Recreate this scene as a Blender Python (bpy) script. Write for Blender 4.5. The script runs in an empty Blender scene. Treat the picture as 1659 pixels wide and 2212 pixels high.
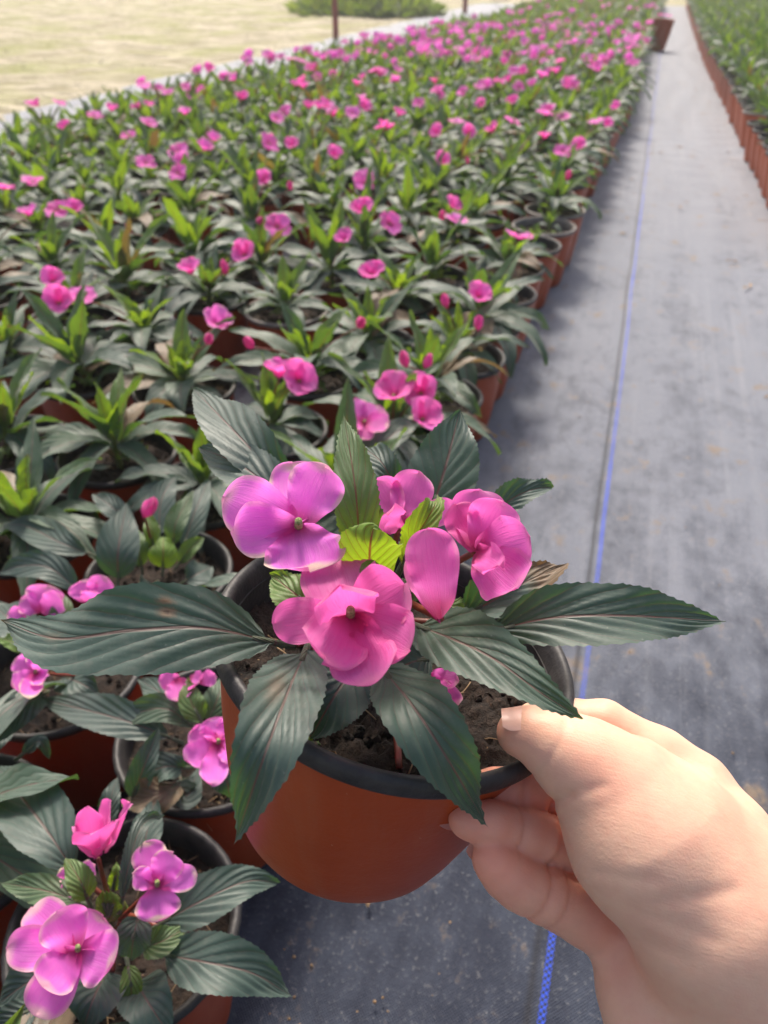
import bpy, math, random
import numpy as np
from mathutils import Vector, Matrix
R = math.radians
scene = bpy.context.scene
COL = scene.collection

# ------------------------------------------------------------------ camera
PITCH, YAW, CAMZ, FPX = R(35.75), R(16.9), 0.52, 1662.0     # FPX: focal length in the units of a 1659 x 2212 picture
cd = bpy.data.cameras.new('camera'); cam = bpy.data.objects.new('camera', cd); COL.objects.link(cam)
cam.location = (0, 0, CAMZ); cam.rotation_euler = (math.pi/2 - PITCH, 0, YAW)
cd.sensor_fit = 'VERTICAL'; cd.sensor_height = 34.6; cd.lens = 34.6*FPX/2212
cd.clip_start = 0.01; cd.clip_end = 400
cd.dof.use_dof = True; cd.dof.focus_distance = 0.235; cd.dof.aperture_fstop = 16
scene.camera = cam
# ------------------------------------------------------------------ light
SUN_EL, SUN_AZ = R(49), R(-24)          # azimuth from +Y towards +X
w = bpy.data.worlds.new('World'); scene.world = w; w.use_nodes = True
nt = w.node_tree; sky = nt.nodes.new('ShaderNodeTexSky'); sky.sky_type = 'NISHITA'; sky.sun_disc = False
sky.sun_elevation = SUN_EL; sky.sun_rotation = SUN_AZ; sky.dust_density = 6; sky.air_density = 1.0; sky.ozone_density = .6
nt.links.new(sky.outputs[0], nt.nodes['Background'].inputs[0]); nt.nodes['Background'].inputs[1].default_value = 0.145
sd = bpy.data.lights.new('sun', 'SUN'); sun = bpy.data.objects.new('sun', sd); COL.objects.link(sun)
sd.energy = 3.3; sd.angle = R(14); sd.color = (1.0, .93, .82)
sdir = Vector((math.sin(SUN_AZ)*math.cos(SUN_EL), math.cos(SUN_AZ)*math.cos(SUN_EL), math.sin(SUN_EL)))
sun.rotation_euler = sdir.to_track_quat('Z', 'Y').to_euler()
vs = scene.view_settings; vs.view_transform = 'Standard'; vs.look = 'None'; vs.gamma = 1; vs.exposure = 0.64
scene.cycles.max_bounces = 8; scene.cycles.transparent_max_bounces = 8

# ------------------------------------------------------------------ pixel -> world (photo measured at 1659 x 2212)
CAM = np.array([0, 0, CAMZ])
_r = np.array([math.cos(YAW), math.sin(YAW), 0])
_f = np.array([-math.sin(YAW)*math.cos(PITCH), math.cos(YAW)*math.cos(PITCH), -math.sin(PITCH)])
_u = np.cross(_r, _f)
def ray(x, y): return _r*(x-829.5)/FPX + _u*(1106-y)/FPX + _f
def PD(x, y, d): return CAM + ray(x, y)*d                    # at depth d
def PZ(x, y, z):                                             # at world height z
    q = ray(x, y); return CAM + q*((z-CAMZ)/q[2])

# ------------------------------------------------------------------ materials
def mat(name):
    m = bpy.data.materials.new(name); m.use_nodes = True
    return m, m.node_tree, m.node_tree.nodes['Principled BSDF']
class NB:
    """tiny node helper"""
    def __init__(s, nt): s.nt = nt
    def n(s, t, **k):
        o = s.nt.nodes.new('ShaderNode'+t)
        for a, b in k.items(): setattr(o, a, b)
        return o
    def l(s, a, b): s.nt.links.new(a, b)
    def val(s, sock, v):
        if hasattr(v, 'default_value') or hasattr(v, 'is_output'): s.l(v, sock)
        else: sock.default_value = v
    def math(s, op, a, b=0.0, c=0.0, clamp=False):
        o = s.n('Math', operation=op, use_clamp=clamp); s.val(o.inputs[0], a); s.val(o.inputs[1], b); s.val(o.inputs[2], c); return o.outputs[0]
    def mix(s, f, a, b, bt='MIX'):
        o = s.n('Mix', data_type='RGBA', blend_type=bt); s.val(o.inputs[0], f)
        for i, v in ((6, a), (7, b)):
            if isinstance(v, tuple): o.inputs[i].default_value = (*v, 1)
            else: s.l(v, o.inputs[i])
        return o.outputs[2]
    def ramp(s, f, stops):
        o = s.n('ValToRGB'); e = o.color_ramp.elements
        while len(e) < len(stops): e.new(.5)
        for i, (p, c) in enumerate(stops):
            e[i].position = p; e[i].color = (*c, 1) if isinstance(c, tuple) else (c, c, c, 1)
        s.l(f, o.inputs[0]); return o.outputs[0]
    def noise(s, vec, scale, detail=4, rough=.5, dist=0):
        o = s.n('TexNoise'); o.inputs['Scale'].default_value = scale; o.inputs['Detail'].default_value = detail
        o.inputs['Roughness'].default_value = rough; o.inputs['Distortion'].default_value = dist
        if vec is not None: s.l(vec, o.inputs['Vector'])
        return o.outputs['Fac']
    def mapv(s, vec, scale=(1, 1, 1), rot=(0, 0, 0)):
        o = s.n('Mapping'); o.inputs['Scale'].default_value = scale; o.inputs['Rotation'].default_value = rot; s.l(vec, o.inputs[0]); return o.outputs[0]
    def bump(s, h, strength=.5, dist=.001, normal=None):
        o = s.n('Bump'); o.inputs['Strength'].default_value = strength; o.inputs['Distance'].default_value = dist; s.l(h, o.inputs['Height'])
        if normal: s.l(normal, o.inputs['Normal'])
        return o.outputs[0]
def two_sided(nb, bsdf, transcol, fac, normal=None):
    tr = nb.n('BsdfTranslucent'); nb.l(transcol, tr.inputs[0]) if not isinstance(transcol, tuple) else setattr(tr.inputs[0], 'default_value', (*transcol, 1))
    if normal: nb.l(normal, tr.inputs[1])
    ms = nb.n('MixShader'); ms.inputs[0].default_value = fac
    nb.l(bsdf.outputs[0], ms.inputs[1]); nb.l(tr.outputs[0], ms.inputs[2])
    nb.l(ms.outputs[0], nb.nt.nodes['Material Output'].inputs[0])

def leaf_material():
    m, nt, b = mat('impatiens_leaf'); nb = NB(nt)
    uv = nb.n('UVMap', uv_map='UVMap').outputs[0]; sep = nb.n('SeparateXYZ'); nb.l(uv, sep.inputs[0])
    tint = nb.n('VertexColor', layer_name='tint'); ts = nb.n('SeparateColor'); nb.l(tint.outputs[0], ts.inputs[0])
    young, dry, rnd = ts.outputs
    U = nb.math('ABSOLUTE', nb.math('SUBTRACT', sep.outputs[0], .5)); V = sep.outputs[1]
    obj = nb.n('TexCoord').outputs['Object']
    n1 = nb.noise(obj, 60, 3); n2 = nb.noise(obj, 900, 3); n3 = nb.noise(obj, 170, 4, .6)
    # side veins sweep towards the tip
    ph = nb.math('SUBTRACT', nb.math('MULTIPLY', V, 6.5), nb.math('MULTIPLY', nb.math('POWER', U, .8), 5.0))
    ph = nb.math('ADD', ph, nb.math('MULTIPLY', n1, .5))
    saw = nb.math('ABSOLUTE', nb.math('SUBTRACT', nb.math('FRACT', ph), .5))        # 0.5 on the vein
    vein = nb.ramp(saw, [(.42, 0.0), (.5, 1.0)])
    pillow = nb.math('SINE', nb.math('MULTIPLY', nb.math('FRACT', ph), math.pi))
    rib = nb.ramp(U, [(.009, 1.0), (.028, 0.0)])
    old = nb.mix(n1, (.040, .084, .070), (.062, .120, .100))
    old = nb.mix(nb.math('MULTIPLY', rnd, .55), old, (.095, .125, .118))
    old = nb.mix(nb.math('MULTIPLY', pillow, .30), old, (.11, .14, .122))
    yg = nb.mix(n1, (.095, .20, .018), (.17, .30, .03))
    c = nb.mix(young, old, yg)
    c = nb.mix(nb.math('MULTIPLY', vein, nb.math('ADD', nb.math('MULTIPLY', young, .7), .12)), c, (.16, .035, .02))
    c = nb.mix(nb.math('MULTIPLY', rib, nb.math('ADD', .55, nb.math('MULTIPLY', young, .3))), c, nb.mix(young, (.21, .10, .085), (.24, .05, .03)))
    dust = nb.ramp(n3, [(.52, 0.0), (.78, 1.0)])
    c = nb.mix(nb.math('MULTIPLY', dust, nb.math('MULTIPLY', nb.math('SUBTRACT', 1.0, young), .22)), c, (.34, .30, .25))
    c = nb.mix(nb.math('MULTIPLY', nb.ramp(n2, [(.68, 0.0), (.74, 1.0)]), .35), c, (.35, .36, .32))
    dm = nb.math('MULTIPLY', dry, nb.ramp(n3, [(.3, .75), (.5, 1.0)]))
    c = nb.mix(dm, c, nb.mix(n3, (.10, .055, .03), (.36, .24, .14)))
    c = nb.mix(nb.ramp(dry, [(.88, 0.0), (1.0, .85)]), c, (.045, .028, .018))
    # underside: paler, a little purple
    geo = nb.n('NewGeometry'); c2 = nb.mix(nb.math('MULTIPLY', geo.outputs['Backfacing'], .6), c, nb.mix(young, (.10, .13, .085), (.16, .25, .05)))
    nb.l(c2, b.inputs['Base Color'])
    nb.val(b.inputs['Roughness'], nb.math('ADD', .40, nb.math('MULTIPLY', n3, .25)))
    b.inputs['Specular IOR Level'].default_value = .62
    b.inputs['Sheen Weight'].default_value = .34; b.inputs['Sheen Roughness'].default_value = .4; b.inputs['Sheen Tint'].default_value = (.95, .93, .86, 1)
    h = nb.math('ADD', nb.math('MULTIPLY', pillow, 1.0), nb.math('MULTIPLY', n2, .25)); h = nb.math('SUBTRACT', h, nb.math('MULTIPLY', rib, .9))
    bn = nb.bump(h, .5, .0006); nb.l(bn, b.inputs['Normal'])
    tc = nb.mix(young, (.045, .12, .012), (.34, .52, .015))
    tc = nb.mix(nb.math('MULTIPLY', rib, .9), tc, (.20, .03, .01))
    tc = nb.mix(nb.math('MULTIPLY', vein, .5), tc, (.16, .06, .01))
    tc = nb.mix(dm, tc, (.2, .09, .03))
    two_sided(nb, b, tc, .40, bn)
    return m
def petal_material():
    m, nt, b = mat('impatiens_petal'); nb = NB(nt)
    uv = nb.n('UVMap', uv_map='UVMap').outputs[0]; sep = nb.n('SeparateXYZ'); nb.l(uv, sep.inputs[0])
    tint = nb.n('VertexColor', layer_name='tint'); ts = nb.n('SeparateColor'); nb.l(tint.outputs[0], ts.inputs[0])
    edge_amt, red, rnd = ts.outputs
    U = nb.math('ABSOLUTE', nb.math('SUBTRACT', sep.outputs[0], .5)); V = sep.outputs[1]
    streak = nb.noise(nb.mapv(uv, (38, 2.2, 1)), 1.0, 4, .6)
    fine = nb.noise(nb.n('TexCoord').outputs['Object'], 260, 4, .6)
    broad = nb.noise(nb.n('TexCoord').outputs['Object'], 55, 2, .5)
    c = nb.mix(rnd, (.80, .16, .51), (.96, .20, .86))
    c = nb.mix(nb.math('MULTIPLY', nb.ramp(streak, [(.42, 0.0), (.62, 1.0)]), .45), c, (.92, .36, .78))
    c = nb.mix(nb.math('MULTIPLY', nb.ramp(broad, [(.4, 0.0), (.7, 1.0)]), .30), c, (.60, .035, .36))
    c = nb.mix(nb.math('MULTIPLY', red, .8), c, (.66, .05, .14))
    c = nb.mix(nb.ramp(V, [(.0, 1.0), (.16, .75), (.38, 0.0)]), c, (.36, .004, .06))
    # pale margin
    e = nb.math('MAXIMUM', nb.ramp(nb.math('ADD', U, nb.math('MULTIPLY', fine, .06)), [(.42, 0.0), (.505, 1.0)]), nb.ramp(nb.math('ADD', V, nb.math('MULTIPLY', fine, .06)), [(.89, 0.0), (.985, 1.0)]))
    c = nb.mix(nb.math('MULTIPLY', nb.math('MULTIPLY', e, edge_amt), nb.ramp(V, [(.35, 0.0), (.6, 1.0)])), c, (.88, .82, .50))
    geo = nb.n('NewGeometry'); c = nb.mix(nb.math('MULTIPLY', geo.outputs['Backfacing'], .45), c, (.72, .16, .34))
    nb.l(c, b.inputs['Base Color']); b.inputs['Roughness'].default_value = .62; b.inputs['Specular IOR Level'].default_value = .22
    b.inputs['Sheen Weight'].default_value = .3; b.inputs['Sheen Tint'].default_value = (1, .75, .95, 1)
    h = nb.math('ADD', streak, nb.math('MULTIPLY', fine, .4)); bn = nb.bump(h, .7, .0004); nb.l(bn, b.inputs['Normal'])
    two_sided(nb, b, nb.mix(edge_amt, (.92, .14, .50), (1., .26, .88)), .50, bn)
    return m
def simple(name, col, rough=.6, spec=.4, nscale=40, namt=.3, bump=.3, bdist=.0005, col2=None, bscale=None, stretch=(1, 1, 1), ramp=(.35, .65)):
    m, nt, b = mat(name); nb = NB(nt); o = nb.mapv(nb.n('TexCoord').outputs['Object'], stretch)
    n = nb.noise(o, nscale, 5, .6); n2 = nb.noise(o, bscale or nscale*4, 4, .6)
    f = nb.ramp(n, [(ramp[0], 0.0), (ramp[1], 1.0)])
    nb.l(nb.mix(nb.math('MULTIPLY', f, namt), col, col2 or tuple(v*.5 for v in col)), b.inputs['Base Color'])
    nb.val(b.inputs['Roughness'], nb.math('ADD', rough-.08, nb.math('MULTIPLY', n2, .16))); b.inputs['Specular IOR Level'].default_value = spec
    nb.l(nb.bump(nb.math('ADD', n, n2), bump, bdist), b.inputs['Normal'])
    return m
def pot_material(name='terracotta_plastic', ca=(.31, .044, .007), cb=(.25, .034, .006)):
    m, nt, b = mat(name); nb = NB(nt); o = nb.n('TexCoord').outputs['Object']
    n = nb.noise(o, 35, 4, .6); sp = nb.noise(o, 700, 2, .5); st = nb.noise(nb.mapv(o, (90, 90, 6)), 1.0, 4, .65)
    c = nb.mix(n, ca, cb)
    c = nb.mix(nb.math('MULTIPLY', nb.ramp(st, [(.5, 0.0), (.8, 1.0)]), .22), c, (.42, .18, .10))
    c = nb.mix(nb.math('MULTIPLY', nb.ramp(sp, [(.74, 0.0), (.78, 1.0)]), .7), c, (.55, .38, .26))
    nb.l(c, b.inputs['Base Color']); nb.val(b.inputs['Roughness'], nb.math('ADD', .33, nb.math('MULTIPLY', n, .18)))
    b.inputs['Specular IOR Level'].default_value = .45
    nb.l(nb.bump(nb.math('ADD', n, nb.math('MULTIPLY', sp, .15)), .35, .0015), b.inputs['Normal'])
    return m
def skin_material():
    m, nt, b = mat('skin'); nb = NB(nt); o = nb.n('TexCoord').outputs['Object']
    tint = nb.n('VertexColor', layer_name='tint'); ts = nb.n('SeparateColor'); nb.l(tint.outputs[0], ts.inputs[0])
    n = nb.noise(o, 38, 4, .55); n2 = nb.noise(o, 240, 4, .6)
    c = nb.mix(n, (.72, .42, .295), (.78, .51, .365))
    c = nb.mix(nb.math('MULTIPLY', ts.outputs[0], .9), c, (.78, .23, .15))
    c = nb.mix(nb.math('MULTIPLY', ts.outputs[1], .75), c, (.45, .17, .11))
    c = nb.mix(nb.math('MULTIPLY', nb.ramp(n2, [(.45, 0.0), (.75, 1.0)]), .22), c, (.60, .27, .19))
    c = nb.mix(nb.math('MULTIPLY', nb.ramp(nb.noise(o, 75, 4, .6), [(.45, 0.0), (.68, 1.0)]), .35), c, (.68, .30, .22))
    nb.l(c, b.inputs['Base Color']); b.inputs['Roughness'].default_value = .52; b.inputs['Specular IOR Level'].default_value = .38
    b.inputs['Subsurface Weight'].default_value = .30; b.inputs['Subsurface Radius'].default_value = (1, .35, .2); b.inputs['Subsurface Scale'].default_value = .006
    # fine lines across the hand, and pores
    ax = nb.mapv(o, (1, 1, 1), (0, 0, 0))
    wv = nb.noise(nb.mapv(o, (70, 520, 520), (0, 0, -YAW)), 1.0, 3, .6, .3)
    vo = nb.n('TexVoronoi', feature='DISTANCE_TO_EDGE'); vo.inputs['Scale'].default_value = 620; nb.l(o, vo.inputs['Vector'])
    h = nb.math('ADD', nb.math('MULTIPLY', wv, .9), nb.math('MULTIPLY', nb.noise(o, 1500, 2), .5))
    nb.l(nb.bump(h, .32, .0004), b.inputs['Normal'])
    return m
def soil_material():
    m, nt, b = mat('potting_soil'); nb = NB(nt); o = nb.n('TexCoord').outputs['Object']
    n = nb.noise(o, 130, 6, .7); n2 = nb.noise(o, 420, 4, .65); f = nb.noise(nb.mapv(o, (900, 60, 60), (0, 0, .7)), 1.0, 3, .6)
    c = nb.mix(nb.ramp(n, [(.35, 0.0), (.65, 1.0)]), (.006, .004, .003), (.040, .023, .015))
    c = nb.mix(nb.math('MULTIPLY', nb.ramp(n2, [(.62, 0.0), (.74, 1.0)]), .6), c, (.13, .08, .05))
    nb.l(c, b.inputs['Base Color']); b.inputs['Roughness'].default_value = .95
    nb.l(nb.bump(nb.math('ADD', n, nb.math('ADD', nb.math('MULTIPLY', n2, .5), nb.math('MULTIPLY', f, .3))), 1.0, .004), b.inputs['Normal'])
    return m
def cloth_material():
    """black woven ground cloth, dusty, with the blue chequered marker thread"""
    m, nt, b = mat('woven_ground_cloth'); nb = NB(nt); o = nb.n('TexCoord').outputs['Object']
    sep = nb.n('SeparateXYZ'); nb.l(o, sep.inputs[0]); X, Y = sep.outputs[0], sep.outputs[1]
    big = nb.noise(nb.mapv(o, (1, .45, 1)), 6, 5, .6); mid = nb.noise(nb.mapv(o, (1, .6, 1)), 38, 5, .65); fin = nb.noise(o, 340, 4, .65)
    sx = nb.math('SINE', nb.math('MULTIPLY', X, 2*math.pi/.0022)); sy = nb.math('SINE', nb.math('MULTIPLY', Y, 2*math.pi/.0022))
    weave = nb.math('MULTIPLY', sx, sy)
    far_glare = nb.ramp(nb.math('MULTIPLY', Y, .1), [(.03, 0.0), (.065, .62), (.30, 1.0)])        # paler further along the aisle: grazing glare painted into the colour
    c = nb.mix(nb.ramp(weave, [(.2, 0.0), (.8, 1.0)]), (.010, .014, .029), (.024, .032, .056))
    streak = nb.noise(nb.mapv(o, (20, 2.2, 1)), 1.0, 5, .65); wl = nb.noise(nb.mapv(o, (60, 1.1, 1)), 1.0, 4, .6)
    dust = nb.math('ADD', nb.math('MULTIPLY', mid, .52), nb.math('ADD', nb.math('MULTIPLY', big, .40), nb.math('MULTIPLY', streak, .35)))
    dust = nb.math('ADD', dust, nb.math('MULTIPLY', far_glare, .30))  # dust noise plus the painted distance glare
    c = nb.mix(nb.ramp(dust, [(.58, 0.0), (.70, .40), (.86, 1.0)]), c, nb.mix(far_glare, (.062, .074, .105), (.195, .205, .240)))
    c = nb.mix(nb.math('MULTIPLY', nb.ramp(fin, [(.58, 0.0), (.74, .6)]), nb.ramp(dust, [(.5, .25), (.75, 1.0)])), c, (.30, .29, .285))
    c = nb.mix(nb.math('MULTIPLY', far_glare, nb.ramp(wl, [(.54, 0.0), (.70, .40)])), c, (.26, .265, .29))
    stain = nb.noise(o, 15, 5, .7); c = nb.mix(nb.ramp(nb.math('MULTIPLY', stain, mid), [(.31, 0.0), (.40, .7)]), c, (.20, .14, .085))
    # seam and blue thread
    wob = nb.math('MULTIPLY', nb.math('SUBTRACT', nb.noise(nb.mapv(o, (0, 1, 0)), 1.4, 2), .5), .012)
    d = nb.math('SUBTRACT', nb.math('SUBTRACT', X, .0345), wob)
    seam = nb.ramp(nb.math('ABSOLUTE', nb.math('ADD', d, .0085)), [(.0003, 1.0), (.0012, 0.0)])
    c = nb.mix(nb.math('MULTIPLY', seam, .75), c, (.012, .012, .016))
    band = nb.math('LESS_THAN', nb.math('ABSOLUTE', d), .0024)
    chx = nb.math('SIGN', nb.math('SINE', nb.math('MULTIPLY', d, math.pi/.0019))); chy = nb.math('SIGN', nb.math('SINE', nb.math('MULTIPLY', Y, math.pi/.0021)))
    chk = nb.math('GREATER_THAN', nb.math('ADD', nb.math('MULTIPLY', chx, chy), nb.math('MULTIPLY', nb.math('SUBTRACT', fin, .5), 1.4)), -.15)
    dirt = nb.ramp(big, [(.40, 1.0), (.62, .45)])
    c = nb.mix(nb.math('MULTIPLY', nb.math('MULTIPLY', band, chk), dirt), c, (.022, .075, .62))
    nb.l(c, b.inputs['Base Color']); nb.val(b.inputs['Roughness'], nb.math('ADD', .52, nb.math('MULTIPLY', mid, .25)))
    b.inputs['Specular IOR Level'].default_value = .30; b.inputs['Sheen Weight'].default_value = .22; b.inputs['Sheen Roughness'].default_value = .35
    h = nb.math('ADD', nb.math('MULTIPLY', weave, .25), nb.math('ADD', fin, nb.math('MULTIPLY', mid, 1.2)))
    nb.l(nb.bump(h, .8, .0012), b.inputs['Normal'])
    return m
def dirt_material():
    m, nt, b = mat('dry_sandy_dirt'); nb = NB(nt); o = nb.n('TexCoord').outputs['Object']
    big = nb.noise(o, 1.5, 6, .65, .4); mid = nb.noise(nb.mapv(o, (.8, 1.6, 1)), 3.2, 8, .72, .5); fin = nb.noise(o, 40, 5, .7)
    vo = nb.n('TexVoronoi', feature='DISTANCE_TO_EDGE'); vo.inputs['Scale'].default_value = 2.6
    wp = nb.n('VectorMath', operation='ADD'); nb.l(o, wp.inputs[0]); ns = nb.n('TexNoise'); ns.inputs['Scale'].default_value = 3; nb.l(o, ns.inputs['Vector']); nb.l(ns.outputs['Color'], wp.inputs[1]); nb.l(wp.outputs[0], vo.inputs['Vector'])
    crack = nb.math('MULTIPLY', nb.ramp(vo.outputs['Distance'], [(.0, 1.0), (.05, 0.0)]), nb.ramp(mid, [(.45, 0.0), (.6, 1.0)]))
    c = nb.mix(nb.ramp(mid, [(.38, 0.0), (.60, 1.0)]), (.26, .22, .12), (.60, .53, .39))
    c = nb.mix(nb.ramp(big, [(.46, 0.0), (.64, .75)]), c, (.30, .31, .09))
    c = nb.mix(nb.math('MULTIPLY', crack, .55), c, (.20, .15, .08))
    c = nb.mix(nb.ramp(fin, [(.6, 0.0), (.8, .5)]), c, (.75, .70, .55))
    nb.l(c, b.inputs['Base Color']); b.inputs['Roughness'].default_value = .95
    nb.l(nb.bump(nb.math('ADD', nb.math('MULTIPLY', mid, 2.0), nb.math('SUBTRACT', nb.math('MULTIPLY', fin, .4), crack)), .9, .05), b.inputs['Normal'])
    return m
M = dict(leaf=leaf_material(), pot3=pot_material('new_terracotta_plastic', (.42, .062, .010), (.34, .048, .008)), pot2=pot_material('sunlit_terracotta_plastic', (.50, .125, .055), (.40, .09, .035)), petal=petal_material(), pot=pot_material(), skin=skin_material(), soil=soil_material(), cloth=cloth_material(), dirt=dirt_material(),  # pot2: right-bed pots have sunlight painted in as a paler plastic
    rim=simple('black_plastic_rim', (.022, .020, .022), .5, .35, 120, .5, .4, .0006, (.07, .065, .062)),
    inner=simple('black_plastic_inner', (.022, .021, .022), .5, .4, 60, .4, .3),
    oldrim=simple('sun_bleached_rim', (.11, .10, .095), .5, .45, 90, .8, .4, .0006, (.24, .20, .17)),
    stem=simple('red_stem', (.20, .025, .02), .45, .5, 200, .5, .3, .0003, (.10, .06, .02)),
    gstem=simple('green_stem', (.10, .16, .03), .5, .4, 200, .5, .3, .0003, (.20, .05, .03)),
    stamen=simple('stamen', (.10, .14, .03), .6, .3, 900, .8, .6, .0004, (.55, .50, .25)),
    nail=simple('finger_nail', (.74, .42, .33), .34, .5, 200, .3, .15, .0002, (.80, .50, .41)),
    kerb=simple('pale_concrete', (.62, .59, .52), .85, .3, 9, .5, .6, .004, (.42, .39, .32)),
    post=simple('rusty_red_paint', (.30, .055, .045), .6, .4, 14, .7, .4, .002, (.13, .05, .035)),
    weed=simple('weed_green', (.24, .30, .06), .7, .3, 4, .7, .3, .002, (.12, .18, .04)),
    fibre=simple('coir_fibre', (.22, .13, .07), .8, .2, 300, .6, .3, .0003, (.42, .32, .2)),
    litter=simple('dry_leaf_litter', (.34, .23, .13), .8, .2, 80, .7, .4, .001, (.16, .09, .05)))

# ------------------------------------------------------------------ mesh building
class MB:
    """collects grids; every vertex carries uv and tint"""
    def __init__(s): s.v = []; s.f = []; s.uv = []; s.t = []; s.mi = []; s.n = 0
    def grid(s, P, UV, tint, closed=False, mi=0):                 # P (a,b,3) UV (a,b,2) tint (3,) or (a,b,3)
        a, b = P.shape[:2]; T = np.broadcast_to(np.asarray(tint, float), (a, b, 3))
        s.v.append(P.reshape(-1, 3)); s.uv.append(UV.reshape(-1, 2)); s.t.append(T.reshape(-1, 3))
        i, j = np.meshgrid(np.arange(a-1), np.arange(b if closed else b-1), indexing='ij'); j2 = (j+1) % b
        q = np.stack([i*b+j, i*b+j2, (i+1)*b+j2, (i+1)*b+j], -1).reshape(-1, 4) + s.n
        s.f.append(q); s.mi.append(np.full(len(q), mi)); s.n += a*b
    def add(s, other, Mx=None, off=0):
        for V, F, U, T, I in zip([np.concatenate(other.v)], [np.concatenate(other.f)], [np.concatenate(other.uv)], [np.concatenate(other.t)], [np.concatenate(other.mi)]):
            if Mx is not None: V = V @ Mx[:3, :3].T + Mx[:3, 3]
            s.v.append(V); s.f.append(F+s.n); s.uv.append(U); s.t.append(T); s.mi.append(I+off); s.n += len(V)
    def mesh(s, name, mats, origin=(0, 0, 0), smooth=True):
        V = np.concatenate(s.v) - np.asarray(origin, float); F = np.concatenate(s.f); U = np.concatenate(s.uv); T = np.concatenate(s.t); I = np.concatenate(s.mi)
        me = bpy.data.meshes.new(name); nf = len(F)
        me.vertices.add(len(V)); me.vertices.foreach_set('co', V.astype(np.float32).ravel())
        me.loops.add(nf*4); me.loops.foreach_set('vertex_index', F.astype(np.int32).ravel())
        me.polygons.add(nf); me.polygons.foreach_set('loop_start', np.arange(0, nf*4, 4, dtype=np.int32)); me.polygons.foreach_set('loop_total', np.full(nf, 4, dtype=np.int32))
        me.polygons.foreach_set('material_index', I.astype(np.int32)); me.polygons.foreach_set('use_smooth', np.full(nf, smooth))
        l = me.uv_layers.new(name='UVMap'); l.data.foreach_set('uv', U[F.ravel()].astype(np.float32).ravel())
        ca = me.color_attributes.new('tint', 'FLOAT_COLOR', 'POINT'); ca.data.foreach_set('color', np.c_[T, np.ones(len(T))].astype(np.float32).ravel())
        for m in (mats if isinstance(mats, (list, tuple)) else [mats]): me.materials.append(m)
        me.update(calc_edges=True); me.validate(clean_customdata=False); return me
    def obj(s, name, mats, parent=None, origin=(0, 0, 0)):
        return link(name, s.mesh(name, mats, origin), parent)
def link(name, data, parent=None, loc=None):
    o = bpy.data.objects.new(name, data); COL.objects.link(o)
    if parent: o.parent = parent
    if loc is not None: o.location = loc
    return o
def tag(o, label=None, cat=None, group=None, kind=None):
    for k, v in (('label', label), ('category', cat), ('group', group), ('kind', kind)):
        if v: o[k] = v
    return o

def spline(pts, t):
    """Catmull-Rom through pts, sampled by chord length"""
    P = np.asarray(pts, float)
    d = np.r_[0, np.cumsum(np.linalg.norm(np.diff(P[:, :3], axis=0), axis=1)+1e-9)]; d /= d[-1]
    Q = np.vstack([2*P[0]-P[1], P, 2*P[-1]-P[-2]]); out = []
    for x in t:
        i = min(max(np.searchsorted(d, x, side='right')-1, 0), len(P)-2); u = (x-d[i])/(d[i+1]-d[i])
        p0, p1, p2, p3 = Q[i:i+4]
        out.append(.5*((2*p1)+(-p0+p2)*u+(2*p0-5*p1+4*p2-p3)*u*u+(-p0+3*p1-3*p2+p3)*u**3))
    return np.array(out)
def nrm(a): return a/np.maximum(np.linalg.norm(a, axis=-1, keepdims=True), 1e-9)
def lance(t): return np.where(t < .06, .05+.0*t, 0)+(np.clip((t-.04)/.96, 0, 1)**.68)*(1-t)**1.12*3.32      # leaf: peak ~1 near .42
def obov(t): return np.clip(np.sin(np.pi*np.clip(t, 0, 1)**1.45)**.5, 0, 1)*(.35+.65*t**.5)
def petalw(t):
    return (.16+1.18*np.clip(t, 0, 1)**.62)*np.sqrt(np.clip(1-t**4.2, 0, 1))

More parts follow.
